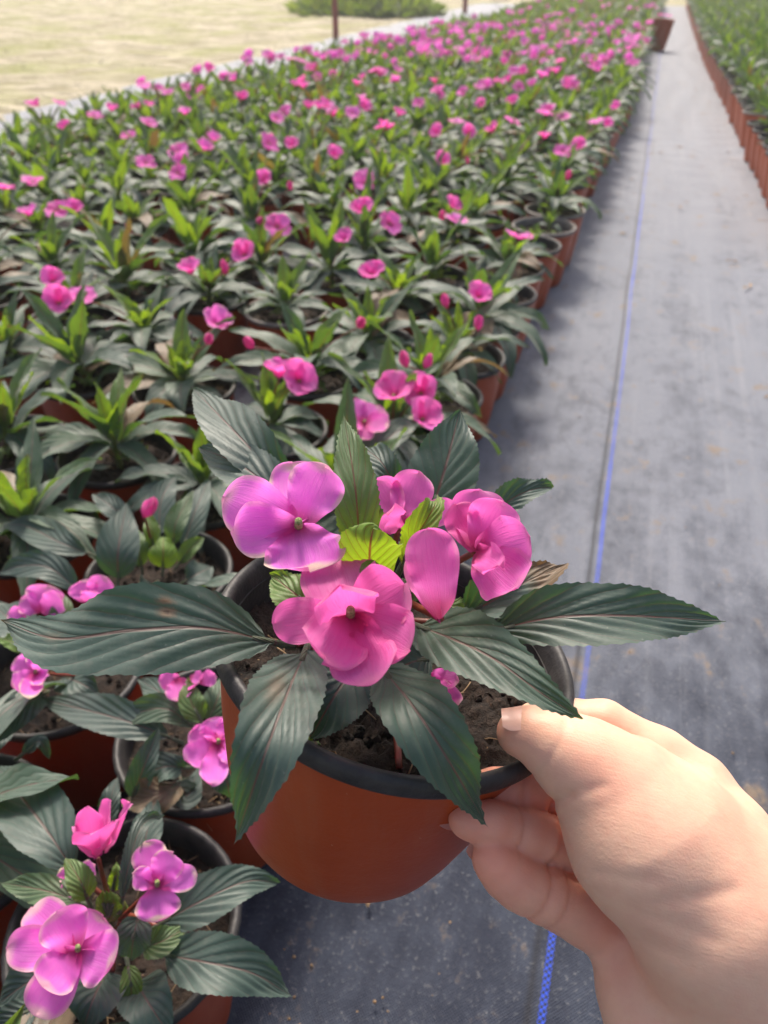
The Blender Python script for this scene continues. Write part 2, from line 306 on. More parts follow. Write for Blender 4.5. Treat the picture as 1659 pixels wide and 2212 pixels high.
def blade(mb, pts, width, hint, prof=lance, na=24, nc=9, cup=.25, ripple=0., nv=6.5, serr=0., wave=0., fold=0., tint=(0, 0, 0), notch=0., seed=0, twist=0., dryspots=None, roll=0.):
    """one leaf or petal: midline through pts, width across, hint = side its face looks to"""
    rs = np.random.RandomState(seed); t = np.linspace(0, 1, na) if prof is lance else 1-(1-np.linspace(0, 1, na))**1.6
    C = spline(pts, t); T = nrm(np.gradient(C, axis=0)); H = np.asarray(hint, float)
    if H.ndim == 2: H = spline(H, t) if len(H) > 1 else H
    N = nrm(H - (H*T).sum(-1, keepdims=True)*T); S = np.cross(T, N)
    if twist:
        a = (twist*t)[:, None]; S, N = S*np.cos(a)+N*np.sin(a), N*np.cos(a)-S*np.sin(a)
    u = np.linspace(-1, 1, nc); W = (prof(t)*width/2)[:, None]
    uu, tt = np.meshgrid(u, t)
    We = W*np.ones_like(uu)
    if serr:
        nt_ = 26; ph = (t*nt_) % 1; tooth = (ph**1.5)*serr
        edge = np.abs(uu) > .99; We = We + edge*tooth[:, None]*(W > serr)
    off = cup*We*(uu**2) - fold*We*np.abs(uu)*-1
    if ripple: off = off + ripple*np.sin(2*np.pi*(nv*tt-5.0*(np.abs(uu)*.5)**.8-.25))*(1-np.abs(uu)**3)*np.minimum(1, np.abs(uu)*4)*np.minimum(1, W/(width*.25))
    if wave:
        ph = rs.rand()*6; off = off + wave*np.sin(tt*rs.uniform(7, 11)+ph+uu*1.2)*np.abs(uu)**1.5 + wave*.5*np.sin(tt*19+ph*2)*np.abs(uu)**3
    if roll: off = off - roll*We*np.clip(tt-.75, 0, 1)**2*8*(1)
    P = C[:, None]+S[:, None]*(We*uu)[..., None]+N[:, None]*off[..., None]
    if notch: P = P - T[:, None]*(notch*width*np.exp(-(uu/.28)**2)*np.clip((tt-.7)/.3, 0, 1)**2)[..., None]
    if prof is not lance:   # irregular rim
        P = P + T[:, None]*(width*.03*np.sin(uu*rs.uniform(3, 6)+rs.rand()*6)*tt**3)[..., None]
    tn = np.broadcast_to(np.asarray(tint, float), (na, nc, 3)).copy()
    if dryspots is not None: tn[..., 1] = np.maximum(tn[..., 1], dryspots(tt, uu))
    mb.grid(P, np.stack([(uu+1)/2, tt], -1), tn)
def tube(mb, pts, r0, r1=None, n=10, k=7, tint=(0, 0, 0), cap=True, mi=0):
    t = np.linspace(0, 1, n); C = spline(pts, t); T = nrm(np.gradient(C, axis=0)); a = np.array([.3, .2, .93]); N = nrm(np.cross(T, a)); B = np.cross(T, N)
    r = np.linspace(r0, r1 if r1 is not None else r0, n); th = np.linspace(0, 2*np.pi, k, endpoint=False)
    P = C[:, None]+(N[:, None]*np.cos(th)[None, :, None]+B[:, None]*np.sin(th)[None, :, None])*r[:, None, None]
    if cap: P = np.concatenate([C[:1, None].repeat(k, 1), P, C[-1:, None].repeat(k, 1)])
    UV = np.stack(np.meshgrid(np.linspace(0, 1, P.shape[0]), np.linspace(0, 1, k), indexing='ij'), -1); mb.grid(P, UV, tint, closed=True, mi=mi)
def lathe(mb, prof, n=48, mi=0, tint=(0, 0, 0), fn=None):
    prof = np.asarray(prof, float); th = np.linspace(0, 2*np.pi, n, endpoint=False)
    rr = prof[:, 0][:, None]*np.ones(n); zz = prof[:, 1][:, None]*np.ones(n)
    if fn: rr, zz = fn(rr, zz, th)
    P = np.stack([rr*np.cos(th), rr*np.sin(th), zz], -1)
    UV = np.stack(np.meshgrid(np.linspace(0, 1, len(prof)), np.linspace(0, 1, n), indexing='ij'), -1); mb.grid(P, UV, tint, closed=True, mi=mi)

# ------------------------------------------------------------------ pots
def pot_parts(h, rt, rb, n=48, seed=0, soil_drop=.018, clumps=True):
    """local meshes with the pot's base at z=0: body, rim, inside wall, soil"""
    rs = np.random.RandomState(seed)
    ov = lambda rr, zz, th: (rr*(1+.006*np.sin(2*th+seed)+.003*np.sin(3*th+2*seed)), zz)
    body = MB(); c = .006
    lathe(body, [(0, .003), (rb*.8, .003), (rb*.86, 0), (rb-c*.6, 0), (rb-.0012, .0018), (rb, c), (rb+(rt-rb)*.5, h*.5), (rt-.0032, h-.010), (rt-.0032, h-.004)], n, fn=ov)
    rim = MB(); r = .0026
    a = np.linspace(-1.9, 1.9+1.2, 12); pr = [(rt-.0055, h-.0085), (rt-.0022, h-.0088)]+[(rt-r*.9+r*math.cos(x), h-r-.001+(r*1.15)*math.sin(x)) for x in np.linspace(-1.2, 2.7, 10)]
    pr += [(rt-.0062, h-.006), (rt-.0066, h-.012), (rt-.0078, h-soil_drop-.004)]
    lathe(rim, pr, n, fn=ov)
    soil = MB(); k = 22; rr = np.linspace(0, rt-.0068, k)
    th = np.linspace(0, 2*np.pi, n, endpoint=False); Rg, Tg = np.meshgrid(rr, th, indexing='ij')
    z = h-soil_drop+rs.randn(k, n)*.0011*(Rg > .004)+.0025*np.sin(Rg*190+Tg*2+seed)*np.cos(Tg*3)
    z[0] = z[0].mean(); P = np.stack([Rg*np.cos(Tg), Rg*np.sin(Tg), z], -1); soil.grid(P, np.stack([Rg, Tg], -1), (0, 0, 0), closed=True)
    if clumps:
        for _ in range(60):
            a, q = rs.rand()*6.3, (rt-.012)*rs.rand()**.5; p = np.array([q*math.cos(a), q*math.sin(a), h-soil_drop+.001]); d = rs.randn(3)*np.array([.007, .007, .0025]); d[2] = abs(d[2])
            tube(soil, [p, p+d*.5+rs.randn(3)*.0015, p+d], .00028, .00018, 6, 4, mi=1)
        for _ in range(90):
            a, q = rs.rand()*6.3, (rt-.012)*rs.rand()**.5; p = np.array([q*math.cos(a), q*math.sin(a), h-soil_drop+.0005]); s_ = rs.uniform(.0008, .0026)
            th = np.linspace(0, 2*np.pi, 6, endpoint=False); ph = np.linspace(0, np.pi, 5)
            Pp = p+np.stack([np.outer(np.sin(ph), np.cos(th)), np.outer(np.sin(ph), np.sin(th)), np.outer(np.cos(ph), np.ones(6))], -1)*s_*rs.uniform(.6, 1.3, (5, 6, 1))
            soil.grid(Pp, np.zeros((5, 6, 2)), (0, 0, 0), closed=True)
    return body, rim, soil

# ------------------------------------------------------------------ generic flowers and foliage (local coordinates, crown at the origin)
def rotz(a): return np.array([[math.cos(a), -math.sin(a), 0], [math.sin(a), math.cos(a), 0], [0, 0, 1]])
def gen_flower(seed, kind='open', r=.020, na=9, nc=7):
    """mesh round (0,0,0) facing +Z"""
    rs = np.random.RandomState(seed); mb = MB(); st = MB()
    edge = rs.choice([.15, .5, .9]); red = rs.rand()*.35
    if kind == 'bud':
        for i in range(4):
            a = i*math.pi/2+rs.rand()*.4; d = np.array([math.cos(a), math.sin(a), 0])
            blade(mb, [(0, 0, -.004), d*.0048+np.array([0, 0, .003]), d*.0036+np.array([0, 0, .011]), (0, 0, .0165)], .0100, d, petalw, na, nc, cup=-.5, tint=(edge*.3, .35+red, rs.rand()), seed=seed*9+i)
        return mb, None
    open_ = {'open': .18, 'cup': .72}[kind]; n = 5
    for i in range(n):
        a = i*2*math.pi/n+rs.uniform(-.18, .18); d = np.array([math.cos(a), math.sin(a), 0]); L = r*rs.uniform(.9, 1.12); o = open_+rs.uniform(-.12, .25)
        lay = (i % 2)*.0012
        p = [(0, 0, lay-.001), d*L*.45*math.cos(o)+np.array([0, 0, L*.45*math.sin(o)+lay]), d*L*math.cos(o*.7)+np.array([0, 0, L*math.sin(o)*.9+lay])]
        hint = np.array([0, 0, 1.0])*math.cos(o)-d*math.sin(o)
        blade(mb, p, L*rs.uniform(.86, 1.14), hint, petalw, na, nc, cup=.22+.15*(kind == 'cup'), wave=.0014, notch=.10, tint=(edge, red, rs.rand()), seed=seed*9+i)
    tube(st, [(0, 0, -.001), (0, .0006, .0025), (0, .0012, .005)], .0011, .0013, 5, 6)
    return mb, st
def gen_foliage(seed, na=16, nc=7, outer=9, scale=1., upright=0., big=1.):
    rs = np.random.RandomState(seed); mb = MB(); up = np.array([0, 0, 1.0]); a0 = rs.rand()*6.3
    def leaf(a, L, W, e0, droop, young, z0, fold=.25, lat=0):
        d = np.array([math.cos(a), math.sin(a), 0.]); s_ = np.array([-d[1], d[0], 0.]); pts = []; e = e0; p = d*.004+up*z0
        for i in range(5):
            pts.append(p.copy()); p = p+(d*math.cos(e)+up*math.sin(e)+s_*lat*(i/4))*L/4; e -= droop/4
        T = pts[2]-pts[0]; hint = np.array([up*math.cos(e0-droop*q)-d*math.sin(e0-droop*q) for q in (0, .25, .5, .75, 1)])
        blade(mb, pts, W, hint, lance, na, nc, cup=.05, ripple=.0009*scale, serr=.0006 if nc > 6 else 0, wave=.002*scale, fold=fold, tint=(young, (rs.rand() < .06)*.8, rs.rand()), seed=seed*31+int(a*100), twist=rs.uniform(-.5, .5),
              dryspots=(lambda t, u: np.clip((t-.93)*14, 0, 1)*.8) if rs.rand() < .25 else None)
    outer += rs.randint(-1, 3)
    for i in range(outer):
        a = a0+i*2*math.pi/outer+rs.uniform(-.3, .3)
        leaf(a, scale*rs.uniform(.070, .098), scale*rs.uniform(.0185, .0275)*big, rs.uniform(.05, .9)+upright, rs.uniform(.7, 2.1), rs.uniform(0, .15), .004+rs.rand()*.008, lat=rs.uniform(-.35, .35))
    for i in range(4):
        a = a0+.4+i*math.pi/2+rs.uniform(-.3, .3)
        leaf(a, scale*rs.uniform(.060, .082), scale*rs.uniform(.0135, .020)*big, rs.uniform(.95, 1.3), rs.uniform(.1, .9), rs.uniform(.10, .7), .012+rs.rand()*.006, lat=rs.uniform(-.25, .25))
    for i in range(4):
        a = a0+i*math.pi/2+rs.uniform(-.3, .3)
        leaf(a, scale*rs.uniform(.030, .052), scale*rs.uniform(.009, .0145), rs.uniform(1.0, 1.35), rs.uniform(-.2, .3), rs.uniform(.5, .95), .018, fold=.45)
    for i in range(5):
        a = rs.rand()*6.3; leaf(a, scale*rs.uniform(.020, .035), scale*.009, rs.uniform(.2, .8), .5, .7, -.002)
    tube(mb, [(0, 0, -.018), (0, 0, 0), (0, 0, .020)], .0034, .0026, 6, 6, tint=(.6, .3, .5))
    return mb

# =================================================================== SETTING
def sheet(name, x0, x1, y0, y1, z, m, nx=2, ny=2, fn=None, kind='structure'):
    X, Y = np.meshgrid(np.linspace(x0, x1, nx), np.linspace(y0, y1, ny), indexing='ij'); Z = np.full_like(X, z)
    if fn: Z = Z+fn(X, Y)
    P = np.stack([X, Y, Z], -1); mb = MB(); mb.grid(P, np.stack([X, Y], -1), (0, 0, 0)); return tag(mb.obj(name, m), kind=kind)
sheet('ground', -160, 160, -40, 320, -.02, M['dirt'])
sheet('sandy_field', -14, -2.40, -1, 24, .0, M['dirt'], 180, 300, lambda X, Y: .012*np.clip((-2.46-X)/.25,-1,1)-.004+.018*np.clip((-2.5-X)/.8, 0, 1)*np.sin(X*2.1+np.sin(Y*1.3)*1.5)*np.cos(Y*1.7)+.008*np.sin(X*9+Y*4)*np.cos(Y*11-X*3))
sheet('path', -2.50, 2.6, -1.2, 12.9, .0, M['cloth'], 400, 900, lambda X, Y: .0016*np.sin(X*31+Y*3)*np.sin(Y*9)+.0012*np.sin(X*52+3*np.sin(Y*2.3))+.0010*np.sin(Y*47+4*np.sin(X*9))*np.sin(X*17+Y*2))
# =================================================================== BED LAYOUT
ZR, HP, RT, RB = .11, .11, .0605, .044        # rim height, pot height and radii in the bed
def S2(x, y, z=.13): p = PZ(x*.96, y*.96, z); return p[:2]         # pixel of the full-size photograph
def edge_x(y): return float(np.interp(y, [0, 1.0, 1.28, 1.53, 2.27, 3.3, 6.6, 12.5], [-.135, -.120, -.118, -.108, -.085, -.045, -.05, .0]))
def edge_r(y): return float(np.interp(y, [1.5, 2.3, 2.6, 4.0, 5.9, 12.2], [.335, .325, .315, .300, .268, .262]))
LX = ([0, 2.0, 2.6, 3.6, 5.1, 7.2, 12.6], [-1.72, -1.72, -1.62, -1.54, -1.40, -1.28, -1.22])
man = [(116,580),(230,533),(277,616),(322,719),(191,802),(158,677),(408,832),(17,760),(413,464),(313,486),(194,455),(566,483),(702,802),(521,785),(643,663),(466,636),(732,589),(585,577),(843,741),(749,453),(824,503),(1029,772),(1137,591),(1073,691),(968,591),(1071,469),(910,475),(1021,511),(1243,461),(877,733),(607,926),(957,871),(441,1056)]
fixed = [np.array(p) for p in [(-.190, .155), (-.204, .277), (-.334, .295), (-.314, .165), (-.320, .412), (-.460, .428), (-.458, .567), (-.195, .670), (-.182, .785), (-.175, .900), (-.172, 1.020), (-.172, 1.268), (-.140, 1.650), (-.60, .715), (-.585, .43), (-.58, .552), (-.195, .40), (-.20, .535)]]
names_fixed = ['A', 'B', 'C', 'E', 'D']
man = [S2(*p) for p in man]; empt = [np.array([-.146, 1.525]), np.array([-.160, 1.40]), np.array([-.168, 1.143])]
pos = []; typ = []
for p in fixed: pos.append(p); typ.append('fix')
for p in empt: pos.append(p); typ.append('empty')
for p in man:
    if all(np.linalg.norm(p-q) > .088 for q in pos): pos.append(p); typ.append('man')
lat = []; k = 0
y = -.05
random.seed(5)
for r in range(0, 104):
    y = .03+r*.1235
    for c in range(0, 19):
        x = edge_x(y)-.058-c*.121
        if x < float(np.interp(y, LX[0], LX[1])): continue
        yy_ = y+(.06 if c % 2 else 0)+random.uniform(-.006, .006)
        if yy_ > 12.6: continue
        p = np.array([x+random.uniform(-.006, .006), yy_])
        if all(abs(p[1]-q[1]) > .3 or np.linalg.norm(p-q) > .098 for q in pos[:70]): lat.append(p)
pos += lat; typ += ['lat']*len(lat)
pos = np.array(pos); typ = np.array(typ)
near = np.where(pos[:, 1] < 2.4)[0]
for _ in range(60):                                 # push touching pots apart
    d = pos[near][:, None]-pos[near][None]; n = np.linalg.norm(d, axis=2)+np.eye(len(near)); ov = np.clip(.1215-n, 0, None)*(1-np.eye(len(near)))
    mv = (d/n[..., None]*ov[..., None]*.25).sum(1); mv[(typ[near] == 'fix') | (typ[near] == 'empty')] = 0; pos[near] += mv
right = []
for r in range(0, 96):
    y = 1.55+r*.118
    for c in range(0, 14):
        x = edge_r(y)+.062+c*.121+random.uniform(-.006, .006)
        if c == 0 and 2.9 < y < 3.0: continue
        if x > .40+.13*y: continue
        if y < 12.6: right.append((x, y+(.058 if c % 2 else 0)+random.uniform(-.006, .006)))
right = np.array(right)

def project(p):
    d = np.asarray(p)-CAM; z = d@_f; return 829.5+FPX*(d@_r)/z, 1106-FPX*(d@_u)/z, z
def visible(x, y, m=120):
    a, b, z = project((x, y, .13)); mm = FPX*.13/max(z, .25); return z > .05 and -mm < a < 1659+mm and -mm < b < 2212+mm

# flowers seen in the photograph, in pixels of the full-size picture: (x, y, kind)
FL = [(72,411,'o'),(8,425,'o'),(66,486,'c'),(128,475,'o'),(169,475,'c'),(119,636,'c'),(133,683,'c'),(183,672,'o'),(291,522,'b'),(430,616,'c'),(596,411,'c'),(653,425,'b'),(821,414,'o'),(581,503,'b'),(624,511,'o'),(813,478,'c'),(876,505,'o'),(777,544,'c'),(552,575,'c'),(508,613,'b'),(838,622,'c'),
 (485,733,'c'),(469,771,'b'),(566,780,'b'),(810,733,'b'),(628,849,'c'),(672,858,'c'),(1015,467,'c'),(1026,497,'o'),(993,491,'b'),(1168,536,'o'),(1126,552,'c'),(1076,672,'c'),(1004,688,'b'),(1076,738,'b'),(913,821,'b'),(960,827,'b'),(888,896,'c'),(949,885,'c'),(946,946,'c'),(818,951,'o')]
FL += [(x/.96, y/.96, k) for x, y, k in [(140,280,'c'),(205,252,'o'),(240,240,'c'),(322,268,'o'),(320,232,'c'),(280,295,'o'),(300,235,'c'),(400,190,'o'),(415,205,'o'),(435,200,'c'),(400,248,'c'),(315,355,'o'),(385,330,'o'),(395,350,'c'),(385,375,'o'),(460,305,'c'),(440,325,'c'),(580,312,'o'),(630,318,'c'),(722,340,'c'),(785,385,'o'),(575,395,'b'),(615,243,'o'),(655,180,'c'),(708,232,'o'),
 (1105,265,'o'),(1065,285,'c'),(985,265,'o'),(945,290,'c'),(955,352,'c'),(1010,350,'b'),(1185,235,'o'),(1215,255,'o'),(1290,265,'o'),(1312,272,'c'),(1250,320,'c'),(1215,330,'o'),(1175,300,'c'),(1225,385,'b'),(860,250,'c'),(905,225,'o'),(770,185,'c'),(780,210,'o'),(850,140,'c'),(940,180,'c'),(1000,200,'o'),(1040,230,'c'),(1120,190,'o'),(1150,185,'c'),(1330,235,'c')]]
own = {}
for x, y, k_ in FL:
    q = PZ(x*.96, y*.96, .175); b_ = S2(x, y+16, .15); i = int(np.argmin(np.linalg.norm(pos-b_, axis=1)))
    if typ[i] in ('empty',): continue
    own.setdefault(i, []).append((q, k_))

# =================================================================== PROTOTYPES
PB = pot_parts(HP, RT, RB, 40, 1)
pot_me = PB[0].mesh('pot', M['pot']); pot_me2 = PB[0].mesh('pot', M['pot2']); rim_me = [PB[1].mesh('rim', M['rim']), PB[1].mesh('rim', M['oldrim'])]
soil_me = [pot_parts(HP, RT, RB, 40, s_)[2].mesh('soil', [M['soil'], M['fibre']]) for s_ in (1, 2, 3)]
fol_me = [gen_foliage(100+i, 18, 9).mesh('foliage', M['leaf']) for i in range(20)]
fol_r = [gen_foliage(300+i, 14, 7, 7, 1., .45, .85).mesh('foliage', M['leaf']) for i in range(6)]
sprout_me = gen_foliage(77, 12, 7, 3, .45).mesh('foliage', M['leaf'])
fm = {}
for k_, nm in (('o', 'open'), ('c', 'cup'), ('b', 'bud')):
    fm[k_] = []
    for i in range(5):
        a, s_ = gen_flower(50*len(nm)+i, nm, .0222 if k_ == 'o' else .0212, 11, 9); fm[k_].append((a.mesh('flower', M['petal']), s_.mesh('stamen', M['stamen']) if s_ else None))

WORDN = ['first', 'second', 'third', 'fourth', 'fifth', 'sixth', 'seventh', 'eighth', 'ninth', 'tenth', 'eleventh', 'twelfth', 'thirteenth', 'fourteenth', 'fifteenth', 'sixteenth', 'seventeenth', 'eighteenth', 'nineteenth', 'twentieth']
def nth(i): return WORDN[i] if i < 20 else ('twenty-'+WORDN[i-20] if i < 29 else ('thirtieth' if i == 29 else 'thirty-'+WORDN[i-30] if i < 39 else 'far'))
def make_pot(root, loc, i, me=None):
    pt = link('pot', me or pot_me, root, loc); link('rim', rim_me[1 if (i % 3 == 0 and pos_y > .9) else 0], pt); link('soil', soil_me[i % 3], root, loc); return pt
def add_flower(root, q, k_, origin, i, crown):
    rs = np.random.RandomState(i*7+3); me, st = fm[k_][rs.randint(5)]
    o = link('flower', me, root, tuple(q-origin))
    face = nrm(np.array([0, 0, 1.])+rs.randn(3)*np.array([.35, .35, .1])+nrm(CAM-q)*.45)
    o.rotation_mode = 'QUATERNION'; o.rotation_quaternion = Vector(face).to_track_quat('Z', 'Y') @ Vector((0, 0, 1)).to_track_quat('Z', 'Y')
    s_ = rs.uniform(.85, 1.12); o.scale = (s_,)*3
    if st: link('stamen', st, o)
    mb = MB(); q2 = q-face*.002; tube(mb, [crown, (crown+q2)/2+np.array([0, 0, .006]), q2], .0011, .0009, 8, 6); mb.obj('flower_stalk', M['stem'], root, origin)
    return o

hero = {0: 'A', 1: 'B', 2: 'C', 4: 'D'}
cand = [('L', i, *pos[i]) for i in range(len(pos))]+[('R', i, *right[i]) for i in range(len(right))]
vis = [c for c in cand if visible(c[2], c[3])]
vis.sort(key=lambda c: math.hypot(c[2], c[3]))
NEAR = vis[:296]; FAR = vis[296:]
# rows as one sees them: columns counted from the aisle, plants counted from the near end
def ncol(c):
    if c[0] == 'L': return max(0, int(round((edge_x(c[3])-.058-c[2])/.121)))
    return max(0, int(round((c[2]-edge_r(c[3])-.062)/.121)))
cols = {}
for c in sorted(NEAR, key=lambda c: c[3]): cols.setdefault((c[0], ncol(c)), []).append(c)
HL = {'A': ('potted impatiens with a large open flower and dark leaves, standing lowest beside the ground cloth', ),
      'B': ('potted impatiens with a violet flower peeking out directly left of the held pot', ),
      'C': ('potted impatiens with a yellow-edged cup flower below the longest leaf of the held plant', ),
      'D': ('potted impatiens with one closed pink bud and yellow-green heart leaves left of the held flowers', )}
roots = {}
for ck, lst in cols.items():
    for j, c in enumerate(lst):
        side, i, x, y_ = c; pos_y = y_; origin = np.array([x, y_, 0.])
        root = link('potted_impatiens' if side == 'L' else 'potted_plant', None, None, tuple(origin)); root.empty_display_size = .02
        rs = np.random.RandomState(i*13+(7 if side == 'R' else 0)); crown = origin+np.array([0, 0, ZR+.012])
        where = '%s back in the %s row from the aisle' % (nth(j), nth(ck[1]))
        if side == 'L':
            em = typ[i] == 'empty'; make_pot(root, (0, 0, 0), i); fl = own.get(i, [])
            if i in hero: roots[hero[i]] = (root, origin); tag(root, HL[hero[i]][0], 'potted plant', 'potted impatiens in the long bed'); continue
            if y_ > 2.0 and not fl and typ[i] == 'lat' and rs.rand() < .30: fl = [(origin+np.array([rs.uniform(-.04, .04), rs.uniform(-.04, .04), .175+rs.rand()*.015]), rs.choice(['o', 'c'])) for _ in range(rs.randint(1, 4))]
            if em:
                o = link('foliage', sprout_me, root, (.01, 0, ZR-.012)); lb = 'nearly bare pot with a tiny sprout, '+where
            else:
                o = link('foliage', fol_me[rs.randint(20)], root, (0, 0, ZR-.004)); o.rotation_euler = (rs.uniform(-.12, .12), rs.uniform(-.12, .12), rs.rand()*6.3); s_ = rs.uniform(1.02, 1.42); o.scale = (s_, s_, s_*rs.uniform(.78, 1.08))
                for q_i, (q, k_) in enumerate(fl): add_flower(root, np.asarray(q, float), k_, origin, i*5+q_i, crown)
                nf = sum(1 for _, k_ in fl if k_ != 'b'); nb_ = len(fl)-nf
                what = 'without flowers' if not fl else ('with only a pink bud' if nf == 0 else 'with one pink flower' if nf == 1 else 'with pink flowers')
                lb = 'potted impatiens %s, %s' % (what, where)
            tag(root, lb, 'potted plant', 'potted impatiens in the long bed')
        else:
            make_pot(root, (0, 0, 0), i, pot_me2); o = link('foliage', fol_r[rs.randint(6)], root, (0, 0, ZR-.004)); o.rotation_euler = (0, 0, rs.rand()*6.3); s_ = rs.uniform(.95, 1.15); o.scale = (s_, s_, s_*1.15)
            tag(root, 'green pot plant in the right-hand bed, '+where, 'potted plant', 'potted green plants across the aisle')

# the rest of both beds: several thousand leaves nobody counts
rest = MB(); rest_r = MB()
def mx(x, y, z, a, s_, sz=1.): m_ = np.eye(4); m_[:3, :3] = rotz(a)*s_; m_[2, 2] = s_*sz; m_[:3, 3] = (x, y, z); return m_
lod = [gen_foliage(500+i, 7, 3, 7) for i in range(6)]; lod_r = [gen_foliage(600+i, 7, 3, 7, 1., .45, .85) for i in range(5)]
lodf = [gen_flower(700+i, ['open', 'cup'][i % 2], .024, 5, 5)[0] for i in range(6)]
lpot = MB(); lathe(lpot, [(RB, 0), (RT-.003, HP-.006), (RT, HP-.006), (RT, HP), (RT-.005, HP), (RT-.006, HP-.02), (0, HP-.018)], 14)
rs = np.random.RandomState(9)
# faces of the little pots: outside wall plastic, lip black, soil
pm = np.concatenate(lpot.mi); ring = np.repeat(np.arange(6), 14); pm[:] = np.choose(ring, [1, 2, 2, 2, 2, 3]); lpot.mi = [pm]
for side, i, x, y_ in FAR:
    tgt = rest if side == 'L' else rest_r
    tgt.add(lpot, mx(x, y_, 0, 0, 1)); s_ = rs.uniform(1.12, 1.36)
    if side == 'L':
        tgt.add(lod[rs.randint(6)], mx(x, y_, ZR-.004, rs.rand()*6.3, s_, rs.uniform(.9, 1.2)))
        fl = own.get(i, []); dens = .50*math.exp(-((y_-3.6)/1.9)**2)+.06; dens *= 1 if x > -1.9 else .5
        ps = [q for q, _ in fl] if fl else [np.array([x+rs.uniform(-.05, .05), y_+rs.uniform(-.05, .05), .175+rs.rand()*.02]) for _ in range(rs.randint(1, 4) if rs.rand() < dens else 0)]
        for q in ps:
            m_ = mx(*q, rs.rand()*6.3, rs.uniform(.85, 1.15)); ax = rs.uniform(.2, .9); cx, sx_ = math.cos(ax), math.sin(ax); m_[:3, :3] = np.array([[1, 0, 0], [0, cx, -sx_], [0, sx_, cx]]) @ m_[:3, :3]
            tgt.add(lodf[rs.randint(6)], m_, 4)
    else: tgt.add(lod_r[rs.randint(5)], mx(x, y_, ZR-.004, rs.rand()*6.3, s_*1.05, 1.2))
ML = [M['leaf'], M['pot'], M['rim'], M['soil'], M['petal']]
tag(rest.obj('potted_impatiens_mass', ML), 'far rows of flowering potted impatiens in the long bed', 'potted plants', kind='stuff')
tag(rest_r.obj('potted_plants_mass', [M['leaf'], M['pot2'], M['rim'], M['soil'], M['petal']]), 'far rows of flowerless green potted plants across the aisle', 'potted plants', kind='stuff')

# =================================================================== HAND-PLACED PLANTS
def hero_leaf(root, origin, z0, pts, wpx, young=0., dry=0., hint=None, cup=.12, fold=.15, wave=.0012, serr=.0007, ripple=.0004, seed=0, twist=0., prof=lance, spots=None, name='leaf', rnd=None, na=72, label=None, nc=21):
    """pts: (x, y, height above z0 in mm)"""
    W3 = [PZ(x, y, z0+h/1000) for x, y, h in pts]; mid = W3[len(W3)//2]; d = (mid-CAM)@_f; width = wpx*d/FPX
    hi = nrm(CAM-mid)*.75+np.array([0, 0, .45]) if hint is None else np.asarray(hint, float)
    mb = MB(); blade(mb, W3, width, hi, prof, na, nc, cup=cup, ripple=ripple, serr=serr, wave=wave, fold=fold, tint=(young, dry, (seed*37 % 10)/10 if rnd is None else rnd), seed=seed, twist=twist, dryspots=spots)
    T = nrm(W3[1]-W3[0]); tube(mb, [W3[0]-T*.006, W3[0], W3[0]+T*.010], .0012, .0009, 5, 6, tint=(.2, .2, .5))
    o = mb.obj(name, M['leaf'], root, origin)
    if label: o['label'] = label
    return o
def hero_flower(root, origin, z0, centre, petals, edge=.6, red=0., stamen=True, seed=0, stalk_to=None, facing=None, rnd=.7, label=None):
    """petals: (x, y, h, width px[, cup, hint side]); centre: (x, y, h)"""
    c = PZ(centre[0], centre[1], z0+centre[2]/1000); rs = np.random.RandomState(seed); mbs = MB(); fo = None
    view = nrm(CAM-c) if facing is None else nrm(np.asarray(facing, float)); first = None; ob = []
    for k_, pp in enumerate(petals):
        x, y, h, wpx = pp[:4]; cup = pp[4] if len(pp) > 4 else .22; base = pp[5] if len(pp) > 5 else None; e = pp[6] if len(pp) > 6 else edge; rd = pp[7] if len(pp) > 7 else red
        b0 = c if base is None else PZ(base[0], base[1], z0+base[2]/1000)
        tip = PZ(x, y, z0+h/1000); d = (tip-CAM)@_f; L = np.linalg.norm(tip-b0); mid = (b0+tip)/2-view*L*(.10 if cup > 0 else -.10)
        mb = MB(); blade(mb, [b0, mid, tip], wpx*d/FPX, view, petalw, 30, 21, cup=cup, wave=.0013, notch=.05 if k_ % 2 else .02, tint=(e, rd, rnd), seed=seed*11+k_); ob.append(mb)
    first = link('flower', None, root, tuple(c-origin)); first.empty_display_size = .01
    for mb in ob: mb.obj('petal', M['petal'], first, c)
    if label: first['label'] = label
    if stamen:
        st = MB(); ax = nrm(view*.8+_u*.25); tube(st, [c-ax*.001, c+ax*.002, c+ax*.0048], .0013, .0011, 8, 10); ob_ = st.obj('stamen', M['stamen'], first, c)
    if stalk_to is not None:
        e = PZ(stalk_to[0], stalk_to[1], z0+stalk_to[2]/1000); st = MB(); tube(st, [e, (e+c)/2-view*.004, c-view*.0012], .0012, .0010, 10, 8); st.obj('flower_stalk', M['stem'], root, origin)
    return first

# ---- the held pot
RC = np.array([0.00513, -.04116, -.25583]); RN = nrm(np.array([.45275, 1.69026, 1.0]))
def c2w(v): return _r*v[0]+_u*v[1]-_f*v[2]
HC = CAM+c2w(RC); HN = c2w(RN); HH = .088
xa = nrm(np.cross(HN, [0, 1, 0])); ya = np.cross(HN, xa); HM = np.eye(4); HM[:3, 0] = xa; HM[:3, 1] = ya; HM[:3, 2] = HN; HM[:3, 3] = HC-HN*HH
held = link('held_potted_impatiens', None, None, tuple(HM[:3, 3])); ho = HM[:3, 3]
tag(held, 'potted impatiens with big pink flowers, held up off the ground by the hand', 'potted plant')
def pot_xf(mb): o = MB(); o.add(mb, HM); return o
b1, r1, s1 = pot_parts(HH, .0605, .0415, 128, 4, .020)
b1 = MB(); dent = lambda rr, zz, th: (rr*(1+.008*np.sin(2*th+1)), zz)
